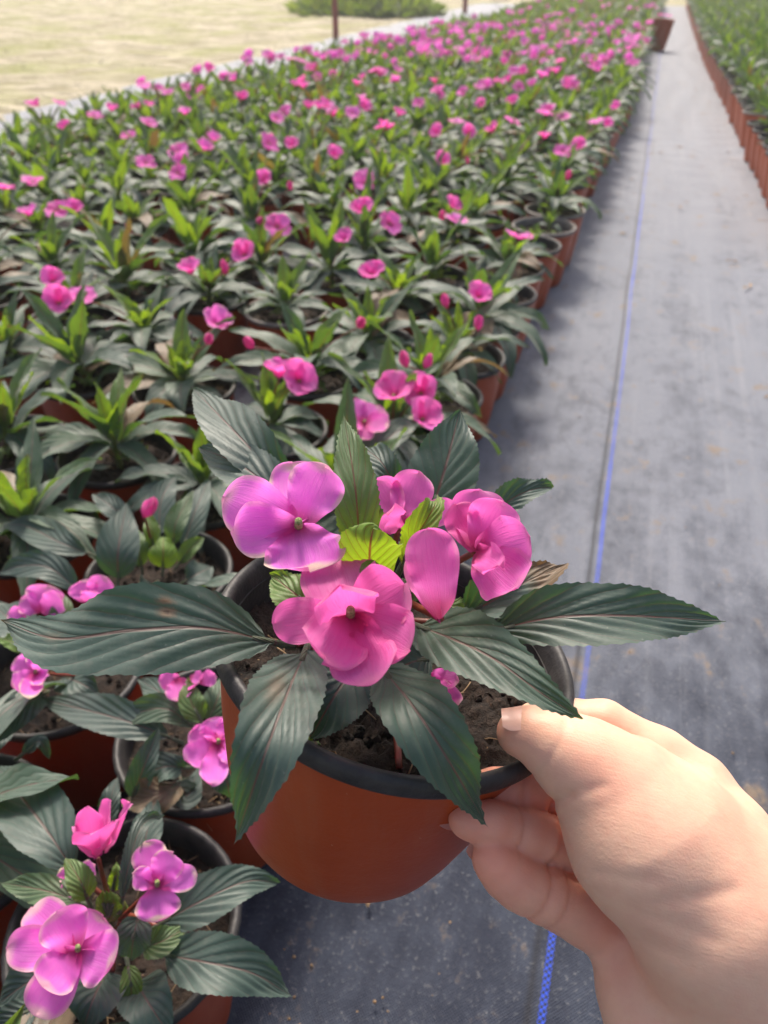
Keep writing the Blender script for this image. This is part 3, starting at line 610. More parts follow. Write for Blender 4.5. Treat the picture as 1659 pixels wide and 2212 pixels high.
lathe(b1, [(0, .002), (.030, .002), (.033, 0), (.0380, .0003), (.0405, .0018), (.0424, .0050), (.0452, .014), (.0496, .032), (.0540, .055), (.0565, .072), (.0573, HH-.009), (.0573, HH-.004)], 128, fn=dent)
pt = pot_xf(b1).obj('pot', M['pot3'], held, ho)
r1 = MB(); rp = [(.0545, HH-.0078), (.0574, HH-.0080), (.0590, HH-.0076)]+[(.0583+.0024*math.cos(x), HH-.0038+.0038*math.sin(x)) for x in np.linspace(-1.0, 2.6, 12)]+[(.0553, HH-.004), (.0548, HH-.010), (.0530, HH-.026)]
lathe(r1, rp, 128, fn=dent); pot_xf(r1).obj('rim', M['rim'], pt, ho)
pot_xf(s1).obj('soil', [M['soil'], M['fibre']], held, ho)
Z0 = HC[2]
holes = lambda t, u: np.clip(1.7-np.hypot((t-.355)*50, (u-.36)*12), 0, 1)+np.clip(1.6-np.hypot((t-.36)*55, (u-.62)*14), 0, 1)+np.clip((t-.95)*16, 0, 1)*.9+np.clip(1-np.hypot((t-.72)*14, (u-.05)*4), 0, 1)*.35
HLV = [  # points, width, options
 dict(pts=[(602,1390,10),(445,1357,25),(283,1362,27),(122,1379,20),(2,1340,12)], wpx=204, seed=1, fold=.04, cup=.06, spots=holes, rnd=.2, label='longest dark leaf, reaching left with two brown holes'),
 dict(pts=[(662,1402,16),(624,1490,28),(572,1630,30),(506,1823,4)], wpx=176, seed=2, rnd=.5, spots=lambda t, u: np.clip(.95-np.hypot((t-.36)*7, (u-.35)*2.6), 0, 1)*.6, label='drooping leaf with a pale brown scar over the rim'),
 dict(pts=[(822,1440,10),(888,1520,20),(962,1632,14),(1051,1783,-10)], wpx=158, seed=3, rnd=.1, young=.05),
 dict(pts=[(895,1350,14),(974,1379,24),(1066,1423,28),(1170,1498,26),(1259,1553,22)], wpx=152, seed=4, rnd=.2, young=.04),
 dict(pts=[(1050,1366,10),(1190,1335,20),(1350,1330,22),(1568,1342,12)], wpx=146, seed=5, rnd=.6),
 dict(pts=[(985,1340,6),(1060,1300,12),(1135,1258,14),(1225,1218,14)], wpx=118, seed=6, rnd=.3, spots=lambda t, u: np.clip((t-.55)*5, 0, .82), wave=.004, cup=.6, label='side leaf with a dried curled brown tip'),
 dict(pts=[(925,1125,15),(962,1010,30),(994,884,44)], wpx=152, seed=7, rnd=.5),
 dict(pts=[(1040,1140,12),(1100,1082,20),(1150,1058,22),(1196,1052,18)], wpx=62, seed=8, rnd=.7, fold=.5),
 dict(pts=[(778,1215,28),(768,1060,50),(743,897,62)], wpx=98, seed=9, young=.42, rnd=.1, label='upright green leaf with a red midrib between the flowers'),
 dict(pts=[(655,1055,20),(578,1005,30),(500,925,36),(416,838,30)], wpx=116, seed=10, rnd=.9),
 dict(pts=[(655,1110,18),(585,1052,28),(510,1000,30),(432,968,22)], wpx=112, seed=11, rnd=.8),
 dict(pts=[(862,1075,16),(825,1000,28),(777,962,24)], wpx=66, seed=12, rnd=.9),
 dict(pts=[(800,1275,26),(798,1225,40),(800,1175,52),(808,1136,57)], wpx=140, prof=petalw, seed=13, young=1., cup=-.25, fold=0, na=40, ripple=.0004, label='curled yellow-green young leaf with red veins at the heart'),
 dict(pts=[(872,1215,34),(905,1150,46),(938,1095,52),(944,1075,50)], wpx=66, seed=14, young=.95, fold=.5, na=40),
 dict(pts=[(690,1330,14),(640,1285,22),(583,1240,22)], wpx=104, seed=15, young=.75),
 dict(pts=[(815,1180,26),(800,1110,38),(782,1062,44)], wpx=64, seed=16, young=.3, rnd=0),
 dict(pts=[(775,1425,6),(725,1500,4),(668,1598,-8)], wpx=150, seed=17, rnd=0),
 dict(pts=[(930,1420,6),(870,1440,10),(800,1500,0)], wpx=120, seed=18, rnd=0),
 dict(pts=[(690,1612,-16),(665,1606,-14),(640,1600,-13)], wpx=26, seed=19, young=.8),
 dict(pts=[(880,1290,20),(900,1250,30),(870,1215,34)], wpx=60, seed=20, young=.4),
 dict(pts=[(960,1300,14),(985,1330,16),(1015,1340,14)], wpx=60, seed=21, young=.5),
]
for d_ in HLV: hero_leaf(held, ho, Z0, **d_)
ms = MB(); cr = PZ(800, 1420, Z0-.018); tube(ms, [cr, PZ(800, 1370, Z0), PZ(800, 1300, Z0+.025), PZ(800, 1230, Z0+.045)], .0042, .003, 12, 10); ms.obj('stem', M['gstem'], held, ho)
for i, (a, b_) in enumerate([((800, 1380, 0), (640, 1392, 8)), ((800, 1370, 2), (665, 1402, 9)), ((800, 1380, 0), (825, 1440, 9)), ((800, 1360, 4), (895, 1350, 13)), ((800, 1350, 6), (1040, 1366, 10)), ((855, 1575, -18), (862, 1660, -14)), ((800, 1340, 8), (940, 1250, 12))]):
    st = MB(); p0, p1 = PZ(a[0], a[1], Z0+a[2]/1000), PZ(b_[0], b_[1], Z0+b_[2]/1000); tube(st, [p0, (p0+p1)/2+np.array([0, 0, .003]), p1], .0014, .0011, 8, 8); st.obj('leaf_stalk', M['stem'], held, ho)

hero_flower(held, ho, Z0, (645, 1136, 50), [(632,1003,54,112,.22), (484,1072,58,138), (703,1006,62,128,.25), (668,1232,44,190,.18), (500,1148,52,128,.28)], .85, 0, seed=1, stalk_to=(780,1260,30), rnd=1., label='open flower facing left with pale yellow petal edges')
hero_flower(held, ho, Z0, (757, 1328, 44), [(722,1212,42,168,.2), (590,1347,40,104,.15), (872,1262,52,150,.3), (888,1405,44,152), (800,1474,42,160,.15), (700,1425,46,160,.2), (735,1262,60,150,.5)], .12, .35, seed=2, stalk_to=(800,1300,30), rnd=.1, label='large open flower at the front, in plain pink')
hero_flower(held, ho, Z0, (1030, 1190, 38), [(1035,1056,48,120,.2), (1085,1085,50,120,.2), (1144,1160,48,128), (1118,1272,38,140,.15), (985,1090,46,84,.3,None,.1,.6), (1078,1222,46,74,.4,None,.1,.3)], .2, .1, seed=3, stamen=False, stalk_to=(850,1290,20), rnd=.6, label='ruffled flower seen from the side at the right')
hero_flower(held, ho, Z0, (862, 1140, 34), [(815,1035,44,86), (904,1018,46,96), (985,1092,40,62), (832,1110,48,74,.2,None,.1,.5)], .3, .15, seed=4, stamen=False, stalk_to=(830,1260,20), rnd=.5, label='pale pink flower behind the young leaves')
hero_flower(held, ho, Z0, (952, 1336, 44), [(925,1140,58,118,.25), (885,1205,44,60,.2)], .15, .25, seed=5, stamen=False, stalk_to=(860,1290,20), rnd=.4, label='flower seen edge-on with one kite-shaped petal')
hero_flower(held, ho, Z0, (925, 1456, -6), [(992,1470,-4,46), (990,1525,-8,50), (965,1500,-4,44)], .5, .2, seed=6, stamen=False, rnd=.6, label='small half-hidden flower low over the soil')

# ---- plant A, lowest left  (z6: pixels of a crop 1659/700 from (0,1604))
def z6(x, y, h): return (x*.405, 1540+y*.405, h)
def z5(x, y, h): return (x*.405, 1152+y*.405, h)
def c4(x, y, h): return (x*.2662, 787.2+y*.2662, h)
A, ao = roots['A']
for i, (cv, pts, wpx, kw) in enumerate([
 (z6, [(400,860,30),(300,700,42),(170,520,42),(-30,270,25)], 138, dict(rnd=.4)), (z6, [(830,1140,22),(1060,1010,34),(1310,900,34),(1490,905,20)], 100, dict(rnd=.3)),
 (z6, [(860,1290,20),(1100,1330,30),(1350,1390,26),(1558,1512,10)], 122, dict(rnd=.3)), (z6, [(570,1380,10),(500,1520,20),(440,1700,10)], 120, dict(rnd=.1)),
 (z6, [(720,1420,8),(800,1560,20),(920,1740,10)], 115, dict(rnd=.2)), (z6, [(740,1090,40),(715,1180,40),(698,1318,26)], 80, dict(rnd=.5, young=.1)),
 (z6, [(750,1260,24),(870,1215,30),(1003,1138,26)], 62, dict(young=.45)), (z6, [(680,1340,20),(700,1460,18),(690,1632,6)], 46, dict(young=.75)),
 (z6, [(430,1010,42),(250,950,46),(0,905,40)], 64, dict(young=.3)), (z6, [(470,1000,50),(430,900,60),(352,770,62)], 58, dict(young=.6)),
 (z6, [(650,1000,50),(690,800,62),(760,600,66),(884,540,50)], 34, dict(rnd=.8, fold=.5)), (z6, [(600,960,40),(620,850,50),(622,790,52)], 28, dict(young=.8)),
 (z6, [(560,620,20),(590,460,32),(626,338,34)], 44, dict(rnd=.7)), (z6, [(760,780,10),(790,600,14),(830,450,14)], 66, dict(rnd=.2)),
 (z6, [(300,1400,10),(150,1440,14),(-20,1560,4)], 92, dict(rnd=.4)), (z6, [(200,1560,10),(60,1640,12),(-60,1700,8)], 70, dict(rnd=.6))]):
    hero_leaf(A, ao, ZR, [cv(*p) for p in pts], wpx, seed=40+i, **kw)
for i in range(3):   # the bud of folded young leaves
    hero_leaf(A, ao, ZR, [z6(580, 1090, 44), z6(550+i*28, 1010, 54), z6(545+i*20, 945, 58)], 34, young=1., cup=-.5, fold=0, seed=70+i, na=30)
hero_flower(A, ao, ZR, z6(415,1262,64), [(*z6(35,1250,62),92), (*z6(170,1035,60),92), (*z6(600,1330,58),118,.15), (*z6(545,1090,58),110), (*z6(190,1610,52),106,.15), (*z6(235,1460,66),104,.15), (*z6(300,1065,74),108,.35)], .55, .0, seed=21, stalk_to=z6(620,1150,20), rnd=.8, label='largest open flower, lowest in its pot')
hero_flower(A, ao, ZR, z6(520,765,62), [(*z6(470,500,92),62,.3), (*z6(590,470,92),66,.3), (*z6(695,480,90),60,.4,z6(560,740,62)), (*z6(400,600,84),66,.3), (*z6(610,580,92),60,.3), (*z6(480,640,90),84,.5)], .12, .25, seed=22, stamen=False, stalk_to=z6(585,1000,20), rnd=.5, facing=_u*1.0-_f*.5, label='cupped flower seen from the side on a red stalk')
hero_flower(A, ao, ZR, z6(838,915,60), [(*z6(775,690,68),76,.3), (*z6(925,745,70),74), (*z6(1048,860,62),58), (*z6(705,860,68),52,.4), (*z6(845,1105,52),100,.15)], .8, 0, seed=23, stalk_to=z6(640,1100,20), rnd=.9, label='flower with creamy petal edges beside the cupped one')
hero_flower(A, ao, ZR, z6(395,900,44), [(*z6(330,830,50),40), (*z6(255,945,44),46), (*z6(510,810,50),44), (*z6(350,980,44),42)], .9, .15, seed=24, stamen=False, rnd=.4)
st = MB(); c0 = np.array([ao[0], ao[1], ZR-.018]); tube(st, [c0, c0+np.array([0, 0, .03]), PZ(*z6(600, 1080, 0)[:2], ZR+.045)], .004, .003, 10, 8); st.obj('stem', M['gstem'], A, ao)
for p in ((840,1140,22), (870,1290,20), (400,860,30), (600,1380,12)):
    st = MB(); q = PZ(*z6(*p)[:2], ZR+p[2]/1000); tube(st, [c0+np.array([0, 0, .022]), (c0+q)/2+np.array([0, 0, .014]), q], .0015, .0012, 8, 8); st.obj('leaf_stalk', M['stem'], A, ao)

# ---- plant B, left of the held pot
B, bo = roots['B']
for i, (cv, pts, wpx, kw) in enumerate([
 (z5, [(930,1100,30),(700,1010,38),(450,940,34),(205,885,20)], 84, dict(rnd=.7)), (z5, [(1040,1040,34),(900,940,44),(760,950,42),(578,1030,30)], 62, dict(rnd=.6, young=.15)),
 (z5, [(700,1420,10),(770,1240,30),(850,1030,44)], 58, dict(rnd=.5)), (z5, [(960,1330,10),(830,1400,16),(640,1440,8)], 78, dict(dry=.75, wave=.004, label='wilted brown-edged leaf')),
 (z5, [(980,1250,14),(860,1250,22),(690,1340,10)], 70, dict(rnd=.1, wave=.004)), (z5, [(1080,1010,40),(1020,900,50),(1000,770,56)], 56, dict(young=.5)),
 (z5, [(1110,1010,36),(1160,880,46),(1200,760,46)], 60, dict(young=.2, rnd=.1)), (z5, [(1000,980,24),(870,860,26),(740,780,14)], 62, dict(rnd=.3)), (z5, [(960,1300,6),(1000,1400,8),(1060,1250,6)], 60, dict(rnd=.2)),
 (z5, [(1100,1180,30),(1200,1300,24),(1230,1420,6)], 70, dict(rnd=.3))]):
    hero_leaf(B, bo, ZR, [cv(*p) for p in pts], wpx, seed=80+i, **kw)
hero_flower(B, bo, ZR, z5(1165,1115,52), [(*z5(1010,1070,54),56), (*z5(1120,990,58),60,.3), (*z5(990,1210,52),62), (*z5(1130,1340,48),64), (*z5(1250,1000,54),56), (*z5(1270,1180,54),60)], .25, 0, seed=31, rnd=1.)
hero_flower(B, bo, ZR, z5(960,770,54), [(*z5(845,790,56),44), (*z5(950,890,52),60), (*z5(1060,800,56),50,.4,z5(1010,770,54)), (*z5(1150,760,56),38,.3,z5(1060,790,54))], .3, .1, seed=32, stamen=False, rnd=.6)
# ---- plant C
Cc, co = roots['C']
for i, (cv, pts, wpx, kw) in enumerate([
 (z5, [(230,860,20),(120,930,30),(-30,1130,16)], 74, dict(rnd=.5)), (z5, [(330,760,14),(430,800,22),(530,860,16)], 84, dict(rnd=.3)), (z5, [(120,1180,20),(210,1110,28),(270,1210,14)], 30, dict(rnd=.6)),
 (z5, [(250,650,16),(360,600,24),(560,700,14)], 90, dict(rnd=.2)), (z5, [(120,640,34),(60,580,40),(-10,560,36)], 30, dict(young=.8)), (z5, [(200,620,20),(100,500,30),(-40,380,20)], 90, dict(rnd=.6)),
 (z5, [(40,980,10),(-60,1100,14),(-120,1250,0)], 80, dict(rnd=.3)), (z5, [(280,560,30),(330,420,46),(300,300,50)], 50, dict(young=.4))]):
    hero_leaf(Cc, co, ZR, [cv(*p) for p in pts], wpx, seed=110+i, **kw)
hero_flower(Cc, co, ZR, z5(190,745,46), [(*z5(80,670,54),50), (*z5(200,625,56),46), (*z5(250,690,56),44,.5), (*z5(60,815,52),50), (*z5(150,875,52),52,.4), (*z5(230,800,52),40)], .9, .05, seed=41, rnd=.7, stalk_to=z5(400,760,20))
hero_flower(Cc, co, ZR, z5(215,420,48), [(*z5(115,350,54),52), (*z5(250,280,58),80), (*z5(330,340,56),60), (*z5(40,430,50),40,.3,z5(140,440,46))], .6, .1, seed=42, stamen=False, rnd=.8)
hero_flower(Cc, co, ZR, z5(470,370,46), [(*z5(430,255,56),64), (*z5(570,240,56),60), (*z5(500,310,58),50)], .5, .05, seed=43, stamen=False, rnd=.9)
# ---- plant D
Dd, do = roots['D']
for i, (cv, pts, wpx, kw) in enumerate([
 (c4, [(960,1760,20),(960,1500,44),(1030,1120,60)], 92, dict(rnd=.7)), (c4, [(1320,1660,20),(1325,1520,34),(1322,1395,38)], 60, dict(young=1.)), (c4, [(1250,1500,24),(1230,1340,38),(1190,1185,46)], 34, dict(young=.7)),
 (c4, [(1400,1480,24),(1430,1280,40),(1570,1020,50)], 46, dict(young=.3, rnd=.4)), (c4, [(1290,1400,20),(1310,1100,38),(1430,895,44)], 64, dict(rnd=.6)), (c4, [(1480,1500,10),(1580,1200,28),(1700,930,34)], 58, dict(rnd=.2)),
 (c4, [(1150,1650,12),(1120,1480,28),(1070,1300,34)], 44, dict(young=.5)), (c4, [(1450,1620,10),(1540,1500,18),(1660,1400,20)], 36, dict(young=.6, fold=.5)), (c4, [(740,1540,18),(500,1450,30),(200,1310,22),(0,1310,10)], 70, dict(rnd=.6)),
 (c4, [(650,1850,14),(400,1650,30),(150,1640,26),(-20,1700,14)], 66, dict(rnd=.7)), (c4, [(1500,1760,6),(1600,1700,10),(1720,1640,4)], 60, dict(rnd=.6)), (c4, [(1250,1780,6),(1180,1820,10),(1060,1860,0)], 60, dict(rnd=.3)), (c4, [(1050,1300,10),(900,1150,24),(750,1050,24)], 50, dict(rnd=.8))]):
    hero_leaf(Dd, do, ZR, [cv(*p) for p in pts], wpx, seed=140+i, **kw)
add_flower(Dd, PZ(*c4(1180, 1215, 0)[:2], ZR+.055), 'b', do, 4444, np.array([do[0], do[1], ZR+.01]))

# =================================================================== LONE POT, POSTS, WEEDS, LITTER
lp = link('tall_potted_impatiens', None, None, (.005, 6.45, 0)); lp.rotation_euler = (0, R(4), 0)
tag(lp, 'taller brown pot standing alone at the edge of the far aisle', 'potted plant'); 
bd, rm, so = pot_parts(.19, .074, .050, 32, 8, .02, False); o = bd.obj('pot', M['pot'], lp); rm.obj('rim', M['pot'], o); so.obj('soil', M['soil'], lp)
o = link('foliage', fol_me[3], lp, (-.02, 0, .17)); o.scale = (.5, .5, .4)
for i, (a, b_) in enumerate([(.01, .02), (-.03, .0), (.03, -.02)]): link('flower', fm['o'][i][0], lp, (a, b_, .205))
for i, (x, y_, r_) in enumerate([(-2.44, 6.72, .023), (*PZ(1004, 28, 0)[:2], .03)]):
    ps = MB(); lathe(ps, [(r_*1.02, -.05), (r_, .0), (r_, .6), (r_, 1.3), (r_, 2.6), (0, 2.6)], 16); pr = link('greenhouse_post', None, None, (x, y_, .0)); ps.obj('shaft', M['post'], pr)
    tag(pr, ['nearer rusty red post standing where the ground cloth meets the sandy field', 'farther rusty red post at the top edge of the picture'][i], 'post', 'rusty red posts along the sandy field')
wb = MB(); rs = np.random.RandomState(3); cx0, cy0 = PZ(775, 34, 0)[:2]
for i in range(2600):
    a = rs.rand()*6.3; q = rs.rand()**.6; px_, py_ = cx0+q*math.cos(a)*.80*(1+.25*math.sin(3*a)), cy0+q*math.sin(a)*.8*(1+.2*math.cos(2*a)); hgt = (.10+.22*(1-q**2))*rs.uniform(.5, 1.2)
    d = np.array([rs.randn()*.05, rs.randn()*.05, 0]); p = np.array([px_, py_, 0.]); blade(wb, [p, p+d*.5+np.array([0, 0, hgt*.6]), p+d*1.6+np.array([0, 0, hgt])], rs.uniform(.02, .045), rs.randn(3)+np.array([0, -1, .3]), lance, 5, 3, cup=.1, tint=(.35+.5*rs.rand(), .3*rs.rand(), rs.rand()), seed=i)
tag(wb.obj('weeds', M['leaf']), 'low patch of green weeds on the sandy field behind the post', 'weeds', kind='stuff')
lt = MB(); 
for i in range(46):
    x, y_ = (rs.uniform(-.02, .33), rs.uniform(.1, 5.)) if i > 8 else (rs.uniform(-.10, .1), rs.uniform(.1, .7)); sc_ = .45 if y_ < 1 else 1; p = np.array([x, y_, .003]); a = rs.rand()*6.3; d = np.array([math.cos(a), math.sin(a), 0])*rs.uniform(.004, .014)*sc_
    blade(lt, [p-d, p+np.array([0, 0, .002]), p+d+np.array([0, 0, .001])], rs.uniform(.003, .008)*sc_, (0, 0, 1), lance, 6, 3, cup=.5, seed=i, wave=.001)
tag(lt.obj('leaf_litter', M['litter']), 'bits of dry leaf scattered over the dark ground cloth', 'litter', kind='stuff')

cb = MB(); rs = np.random.RandomState(12)
for i in range(420):
    if i < 240: y_ = rs.uniform(.1, 3.5)**1.0; x = edge_x(y_)+rs.exponential(.05)
    else: y_ = rs.uniform(.1, 3.0); x = rs.uniform(-.05, .33)
    s_ = rs.uniform(.0004, .0013); ph = np.linspace(0, np.pi, 4); th = np.linspace(0, 2*np.pi, 5, endpoint=False)
    Pp = np.array([x, y_, .002])+np.stack([np.outer(np.sin(ph), np.cos(th)), np.outer(np.sin(ph), np.sin(th)), np.outer(np.cos(ph), np.ones(5))*.6], -1)*s_*rs.uniform(.6, 1.4, (4, 5, 1)); cb.grid(Pp, np.zeros((4, 5, 2)), (0, 0, 0), closed=True)
tag(cb.obj('soil_crumbs', M['litter']), 'crumbs of spilled soil along the pots on the ground cloth', 'soil', kind='stuff')

# =================================================================== HAND
def zh(x, y, d, r):  # pixel of the hand crop, depth, radius in crop pixels
    return (*PD(921.6+.4444*x, 1440+.4444*y, d), r*.4444*d/FPX)
def build_hand():
    ch = dict(
      thumb=[(452,322,.2185,112),(500,322,.218,126),(560,345,.217,137),(640,398,.2165,148),(740,452,.216,176),(900,590,.2155,232),(1040,840,.212,320),(1350,1250,.208,360)],
      index=[(520,262,.257,88),(700,262,.252,104),(860,285,.249,122),(1130,458,.243,146)],
      middle=[(262,600,.2345,88),(330,596,.235,100),(430,592,.236,104),(570,602,.239,104),(800,650,.245,116),(1130,740,.246,150)],
      ring=[(190,742,.2225,84),(215,748,.2225,93),(300,762,.224,110),(410,788,.227,106),(480,808,.2285,111),(575,838,.231,118),(800,925,.240,126),(1080,1010,.242,150)],
      pinky=[(305,930,.2205,84),(330,955,.2205,100),(385,1002,.222,121),(450,1052,.2235,126),(520,1084,.225,130),(600,1120,.2265,137),(770,1200,.231,150),(950,1320,.233,150)])
    palm = [[(1130,458,.243,146),(1290,600,.238,180),(1460,830,.229,205),(1750,1400,.215,300),(2050,2100,.205,330)],
            [(1130,740,.246,150),(1350,1100,.236,240),(1620,1600,.218,320),(1950,2300,.207,350)],
            [(1080,1010,.242,150),(1250,1350,.233,230),(1450,1800,.220,300),(1750,2500,.208,340)],
            [(950,1320,.233,148),(1060,1560,.226,225),(1180,1830,.218,280),(1480,2500,.209,330)],
            [(1350,1250,.212,300),(1640,1750,.208,330),(1900,2400,.205,350)],
            [(1850,2250,.206,340),(2350,3100,.202,380),(2800,3800,.200,420)],
            [(1010,500,.2235,135),(1240,720,.219,190),(1500,1050,.214,260)]]
    ch = {k: [zh(*p) for p in v] for k, v in ch.items()}; palm = [[zh(*p) for p in v] for v in palm]
    allp = np.array([p for v in list(ch.values())+palm for p in v])
    lo, hi = (allp[:, :3]-allp[:, 3:]).min(0)-.006, (allp[:, :3]+allp[:, 3:]).max(0)+.006
    h = .00092; n = np.ceil((hi-lo)/h).astype(int); ax = [lo[i]+h*np.arange(n[i]) for i in range(3)]
    G = np.stack(np.meshgrid(*ax, indexing='ij'), -1).astype(np.float32)
    def cone(a, b):
        a_, b_ = np.array(a[:3], np.float32), np.array(b[:3], np.float32); ba = b_-a_; L2 = float(ba@ba)
        t = np.clip(((G-a_)@ba)/L2, 0, 1); dx = G-a_-t[..., None]*ba
        return np.sqrt((dx*dx).sum(-1))-(a[3]+(b[3]-a[3])*t)
    def smin(a, b, k): q = np.clip(.5+.5*(b-a)/k, 0, 1); return b*(1-q)+a*q-k*q*(1-q)
    def chain(c, k=.0015):
        d = None
        for q_, (a, b) in enumerate(zip(c[:-1], c[1:])):
            e = cone(a, b); d = e if d is None else smin(d, e, k[q_] if isinstance(k, list) else k)
        return d
    pd = None
    for c in palm:
        e = chain(c, .004); pd = e if pd is None else smin(pd, e, .011)
    fingers = {k: chain(ch[k]) for k in ('index', 'middle', 'ring', 'pinky')}
    # creases: shallow rings where the joints bend, on the pad side
    def ring_cut(d, p, ax_, dep, wd):
        s_ = (G-np.array(p, np.float32))@np.array(ax_, np.float32); near_ = np.exp(-(s_/wd)**2); far = ((G-np.array(p, np.float32))**2).sum(-1) < .016**2
        return d+dep*near_*far
    for nm, idx in (('middle', [2, 3]), ('ring', [3, 5]), ('pinky', [4, 5])):
        for q, i in enumerate(idx):
            c = ch[nm]; p = np.array(c[i][:3]); a_ = nrm(np.array(c[i+1][:3])-np.array(c[i-1][:3])); fingers[nm] = ring_cut(fingers[nm], p, a_, .0008, .0008)
            if q: fingers[nm] = ring_cut(fingers[nm], p+a_*.0022, a_, .0005, .0006)
    f = None
    for k in ('index', 'middle', 'ring', 'pinky'): f = fingers[k] if f is None else smin(f, fingers[k], .0012)
    down = ((G-np.array(zh(1000, 900, .22, 1)[:3], np.float32))@np.array(-_u, np.float32))
    d = smin(f, pd, .0045)
    th = chain(ch['thumb'], [.002, .002, .002, .004, .008, .010, .010])
    pI = np.array(ch['thumb'][3][:3]); aI = nrm(np.array(ch['thumb'][4][:3])-np.array(ch['thumb'][2][:3]))
    th = ring_cut(th, pI-aI*.003, aI, .0004, .0008)
    right_ = ((G-np.array(zh(830, 400, .22, 1)[:3], np.float32))@np.array(_r, np.float32)); k = np.clip(.0022+np.maximum(down*.22, right_*.45), .0022, .016); q = np.clip(.5+.5*(th-d)/k, 0, 1); d = th*(1-q)+d*q-k*q*(1-q)
    # crease where the thumb's base folds (crop 650,640 -> 900,560)
    s0, s1_ = np.array(zh(640, 650, .200, 1)[:3]), np.array(zh(860, 560, .196, 1)[:3]); ba = (s1_-s0).astype(np.float32); t = np.clip(((G-s0.astype(np.float32))@ba)/float(ba@ba), 0, 1)
    dd = np.sqrt(((G-s0.astype(np.float32)-t[..., None]*ba)**2).sum(-1)); d = d+.0012*np.exp(-(dd/.0022)**2)
    # tendons and wrist folds
    for (x0, y0, x1, y1, dep, wd, dz) in [(600,662,700,622,.0011,.0012,.205), (700,622,860,580,.0004,.0012,.205), (545,300,528,440,.0003,.0005,.21), (570,300,560,460,.0003,.0005,.21), (515,320,508,420,.0002,.0005,.21),(900,1260,1250,1420,.0004,.0016,.196), (1000,1180,1400,1330,.0003,.0018,.192), (1080,1500,1350,1700,.0003,.0022,.194), (1100,1150,1500,1090,.0004,.0018,.19), (830,1010,1100,1040,.0004,.0014,.196)]:
        s0, s1_ = np.array(zh(x0, y0, dz, 1)[:3]), np.array(zh(x1, y1, dz, 1)[:3]); vdir = nrm(s0-CAM).astype(np.float32); ba = (s1_-s0).astype(np.float32); w0 = G-s0.astype(np.float32); w0 = w0-(w0@vdir)[..., None]*vdir; ba = ba-(ba@vdir)*vdir
        t = np.clip((w0@ba)/float(ba@ba), 0, 1); dd = np.sqrt(((w0-t[..., None]*ba)**2).sum(-1)); d = d+dep*np.exp(-(dd/wd)**2)
    # ---- surface nets
    ins = d < 0; c8 = [ins[i:n[0]-1+i, j:n[1]-1+j, k_:n[2]-1+k_] for i in (0, 1) for j in (0, 1) for k_ in (0, 1)]
    cnt = sum(c.astype(np.int8) for c in c8); act = (cnt > 0) & (cnt < 8); I = np.argwhere(act); vid = -np.ones(act.shape, int); vid[act] = np.arange(len(I))
    acc = np.zeros((len(I), 3)); num = np.zeros(len(I)); cor = [(i, j, k_) for i in (0, 1) for j in (0, 1) for k_ in (0, 1)]
    for a in range(8):
        for b in range(a+1, 8):
            if sum(abs(np.array(cor[a])-np.array(cor[b]))) != 1: continue
            da = d[tuple((I+cor[a]).T)]; db = d[tuple((I+cor[b]).T)]; m_ = (da < 0) != (db < 0); t = np.where(m_, da/np.where(m_, da-db, 1), 0)
            acc += m_[:, None]*(np.array(cor[a])+t[:, None]*(np.array(cor[b])-np.array(cor[a]))); num += m_
    V = lo+(I+acc/num[:, None])*h; F = []
    for axis in range(3):
        o1, o2 = [(1, 2), (2, 0), (0, 1)][axis]; sl0 = [slice(1, n[i]-1) for i in range(3)]; sl1 = list(sl0); sl0[axis] = slice(0, n[axis]-1); sl1[axis] = slice(1, n[axis])
        A_, B_ = ins[tuple(sl0)], ins[tuple(sl1)]; base = np.array([1, 1, 1]); base[axis] = 0
        for flip, mask in ((False, A_ & ~B_), (True, ~A_ & B_)):
            E = np.argwhere(mask)+base; e1 = np.zeros(3, int); e1[o1] = 1; e2 = np.zeros(3, int); e2[o2] = 1
            q = np.stack([vid[tuple((E-e1-e2).T)], vid[tuple((E-e2).T)], vid[tuple(E.T)], vid[tuple((E-e1).T)]], 1)
            F.append(q[:, ::-1] if flip else q)
    F = np.concatenate(F); F = F[(F >= 0).all(1)]
    # tint: R red at finger tips and pads, G darker in the creases
    tint = np.zeros((len(V), 3))
    for nm in ('middle', 'ring', 'pinky'):
        for i, wgt in ((0, .95), (1, .95), (2, .95), (3, .7), (4, .8), (5, .75), (6, .7)):
            if i < len(ch[nm]): p = np.array(ch[nm][i][:3]); tint[:, 0] = np.maximum(tint[:, 0], wgt*np.exp(-(((V-p)**2).sum(1))/(.0105**2)))
    for p_, wgt, rr in ((zh(400,350,.218,1), .45, .010), (zh(850,480,.205,1), .25, .014), (zh(1050,330,.23,1), .45, .016), (zh(900,1300,.22,1), .45, .016), (zh(1500,800,.21,1), .25, .02)):
        tint[:, 0] = np.maximum(tint[:, 0], wgt*np.exp(-(((V-np.array(p_[:3]))**2).sum(1))/rr**2))
    for nm, idx in (('middle', [2, 3]), ('ring', [3, 5]), ('pinky', [4, 5])):
        for i in idx:
            c = ch[nm]; p = np.array(c[i][:3]); a_ = nrm(np.array(c[i+1][:3])-np.array(c[i-1][:3])); s_ = (V-p)@a_; tint[:, 1] = np.maximum(tint[:, 1], .3*np.exp(-(s_/.0007)**2)*(((V-p)**2).sum(1) < .0105**2))
    mb = MB(); mb.v = [V]; mb.f = [F]; mb.uv = [np.zeros((len(V), 2))]; mb.t = [tint]; mb.mi = [np.zeros(len(F), int)]; mb.n = len(V)
    root = np.array(zh(1400, 1500, .22, 1)[:3]); me = mb.mesh('hand', M['skin'], root); ho_ = link('hand', me, None, tuple(root))
    md = ho_.modifiers.new('smooth', 'SMOOTH'); md.factor = .5; md.iterations = 2
    tag(ho_, 'bare right hand reaching in and gripping the rim of the held pot', 'hand')
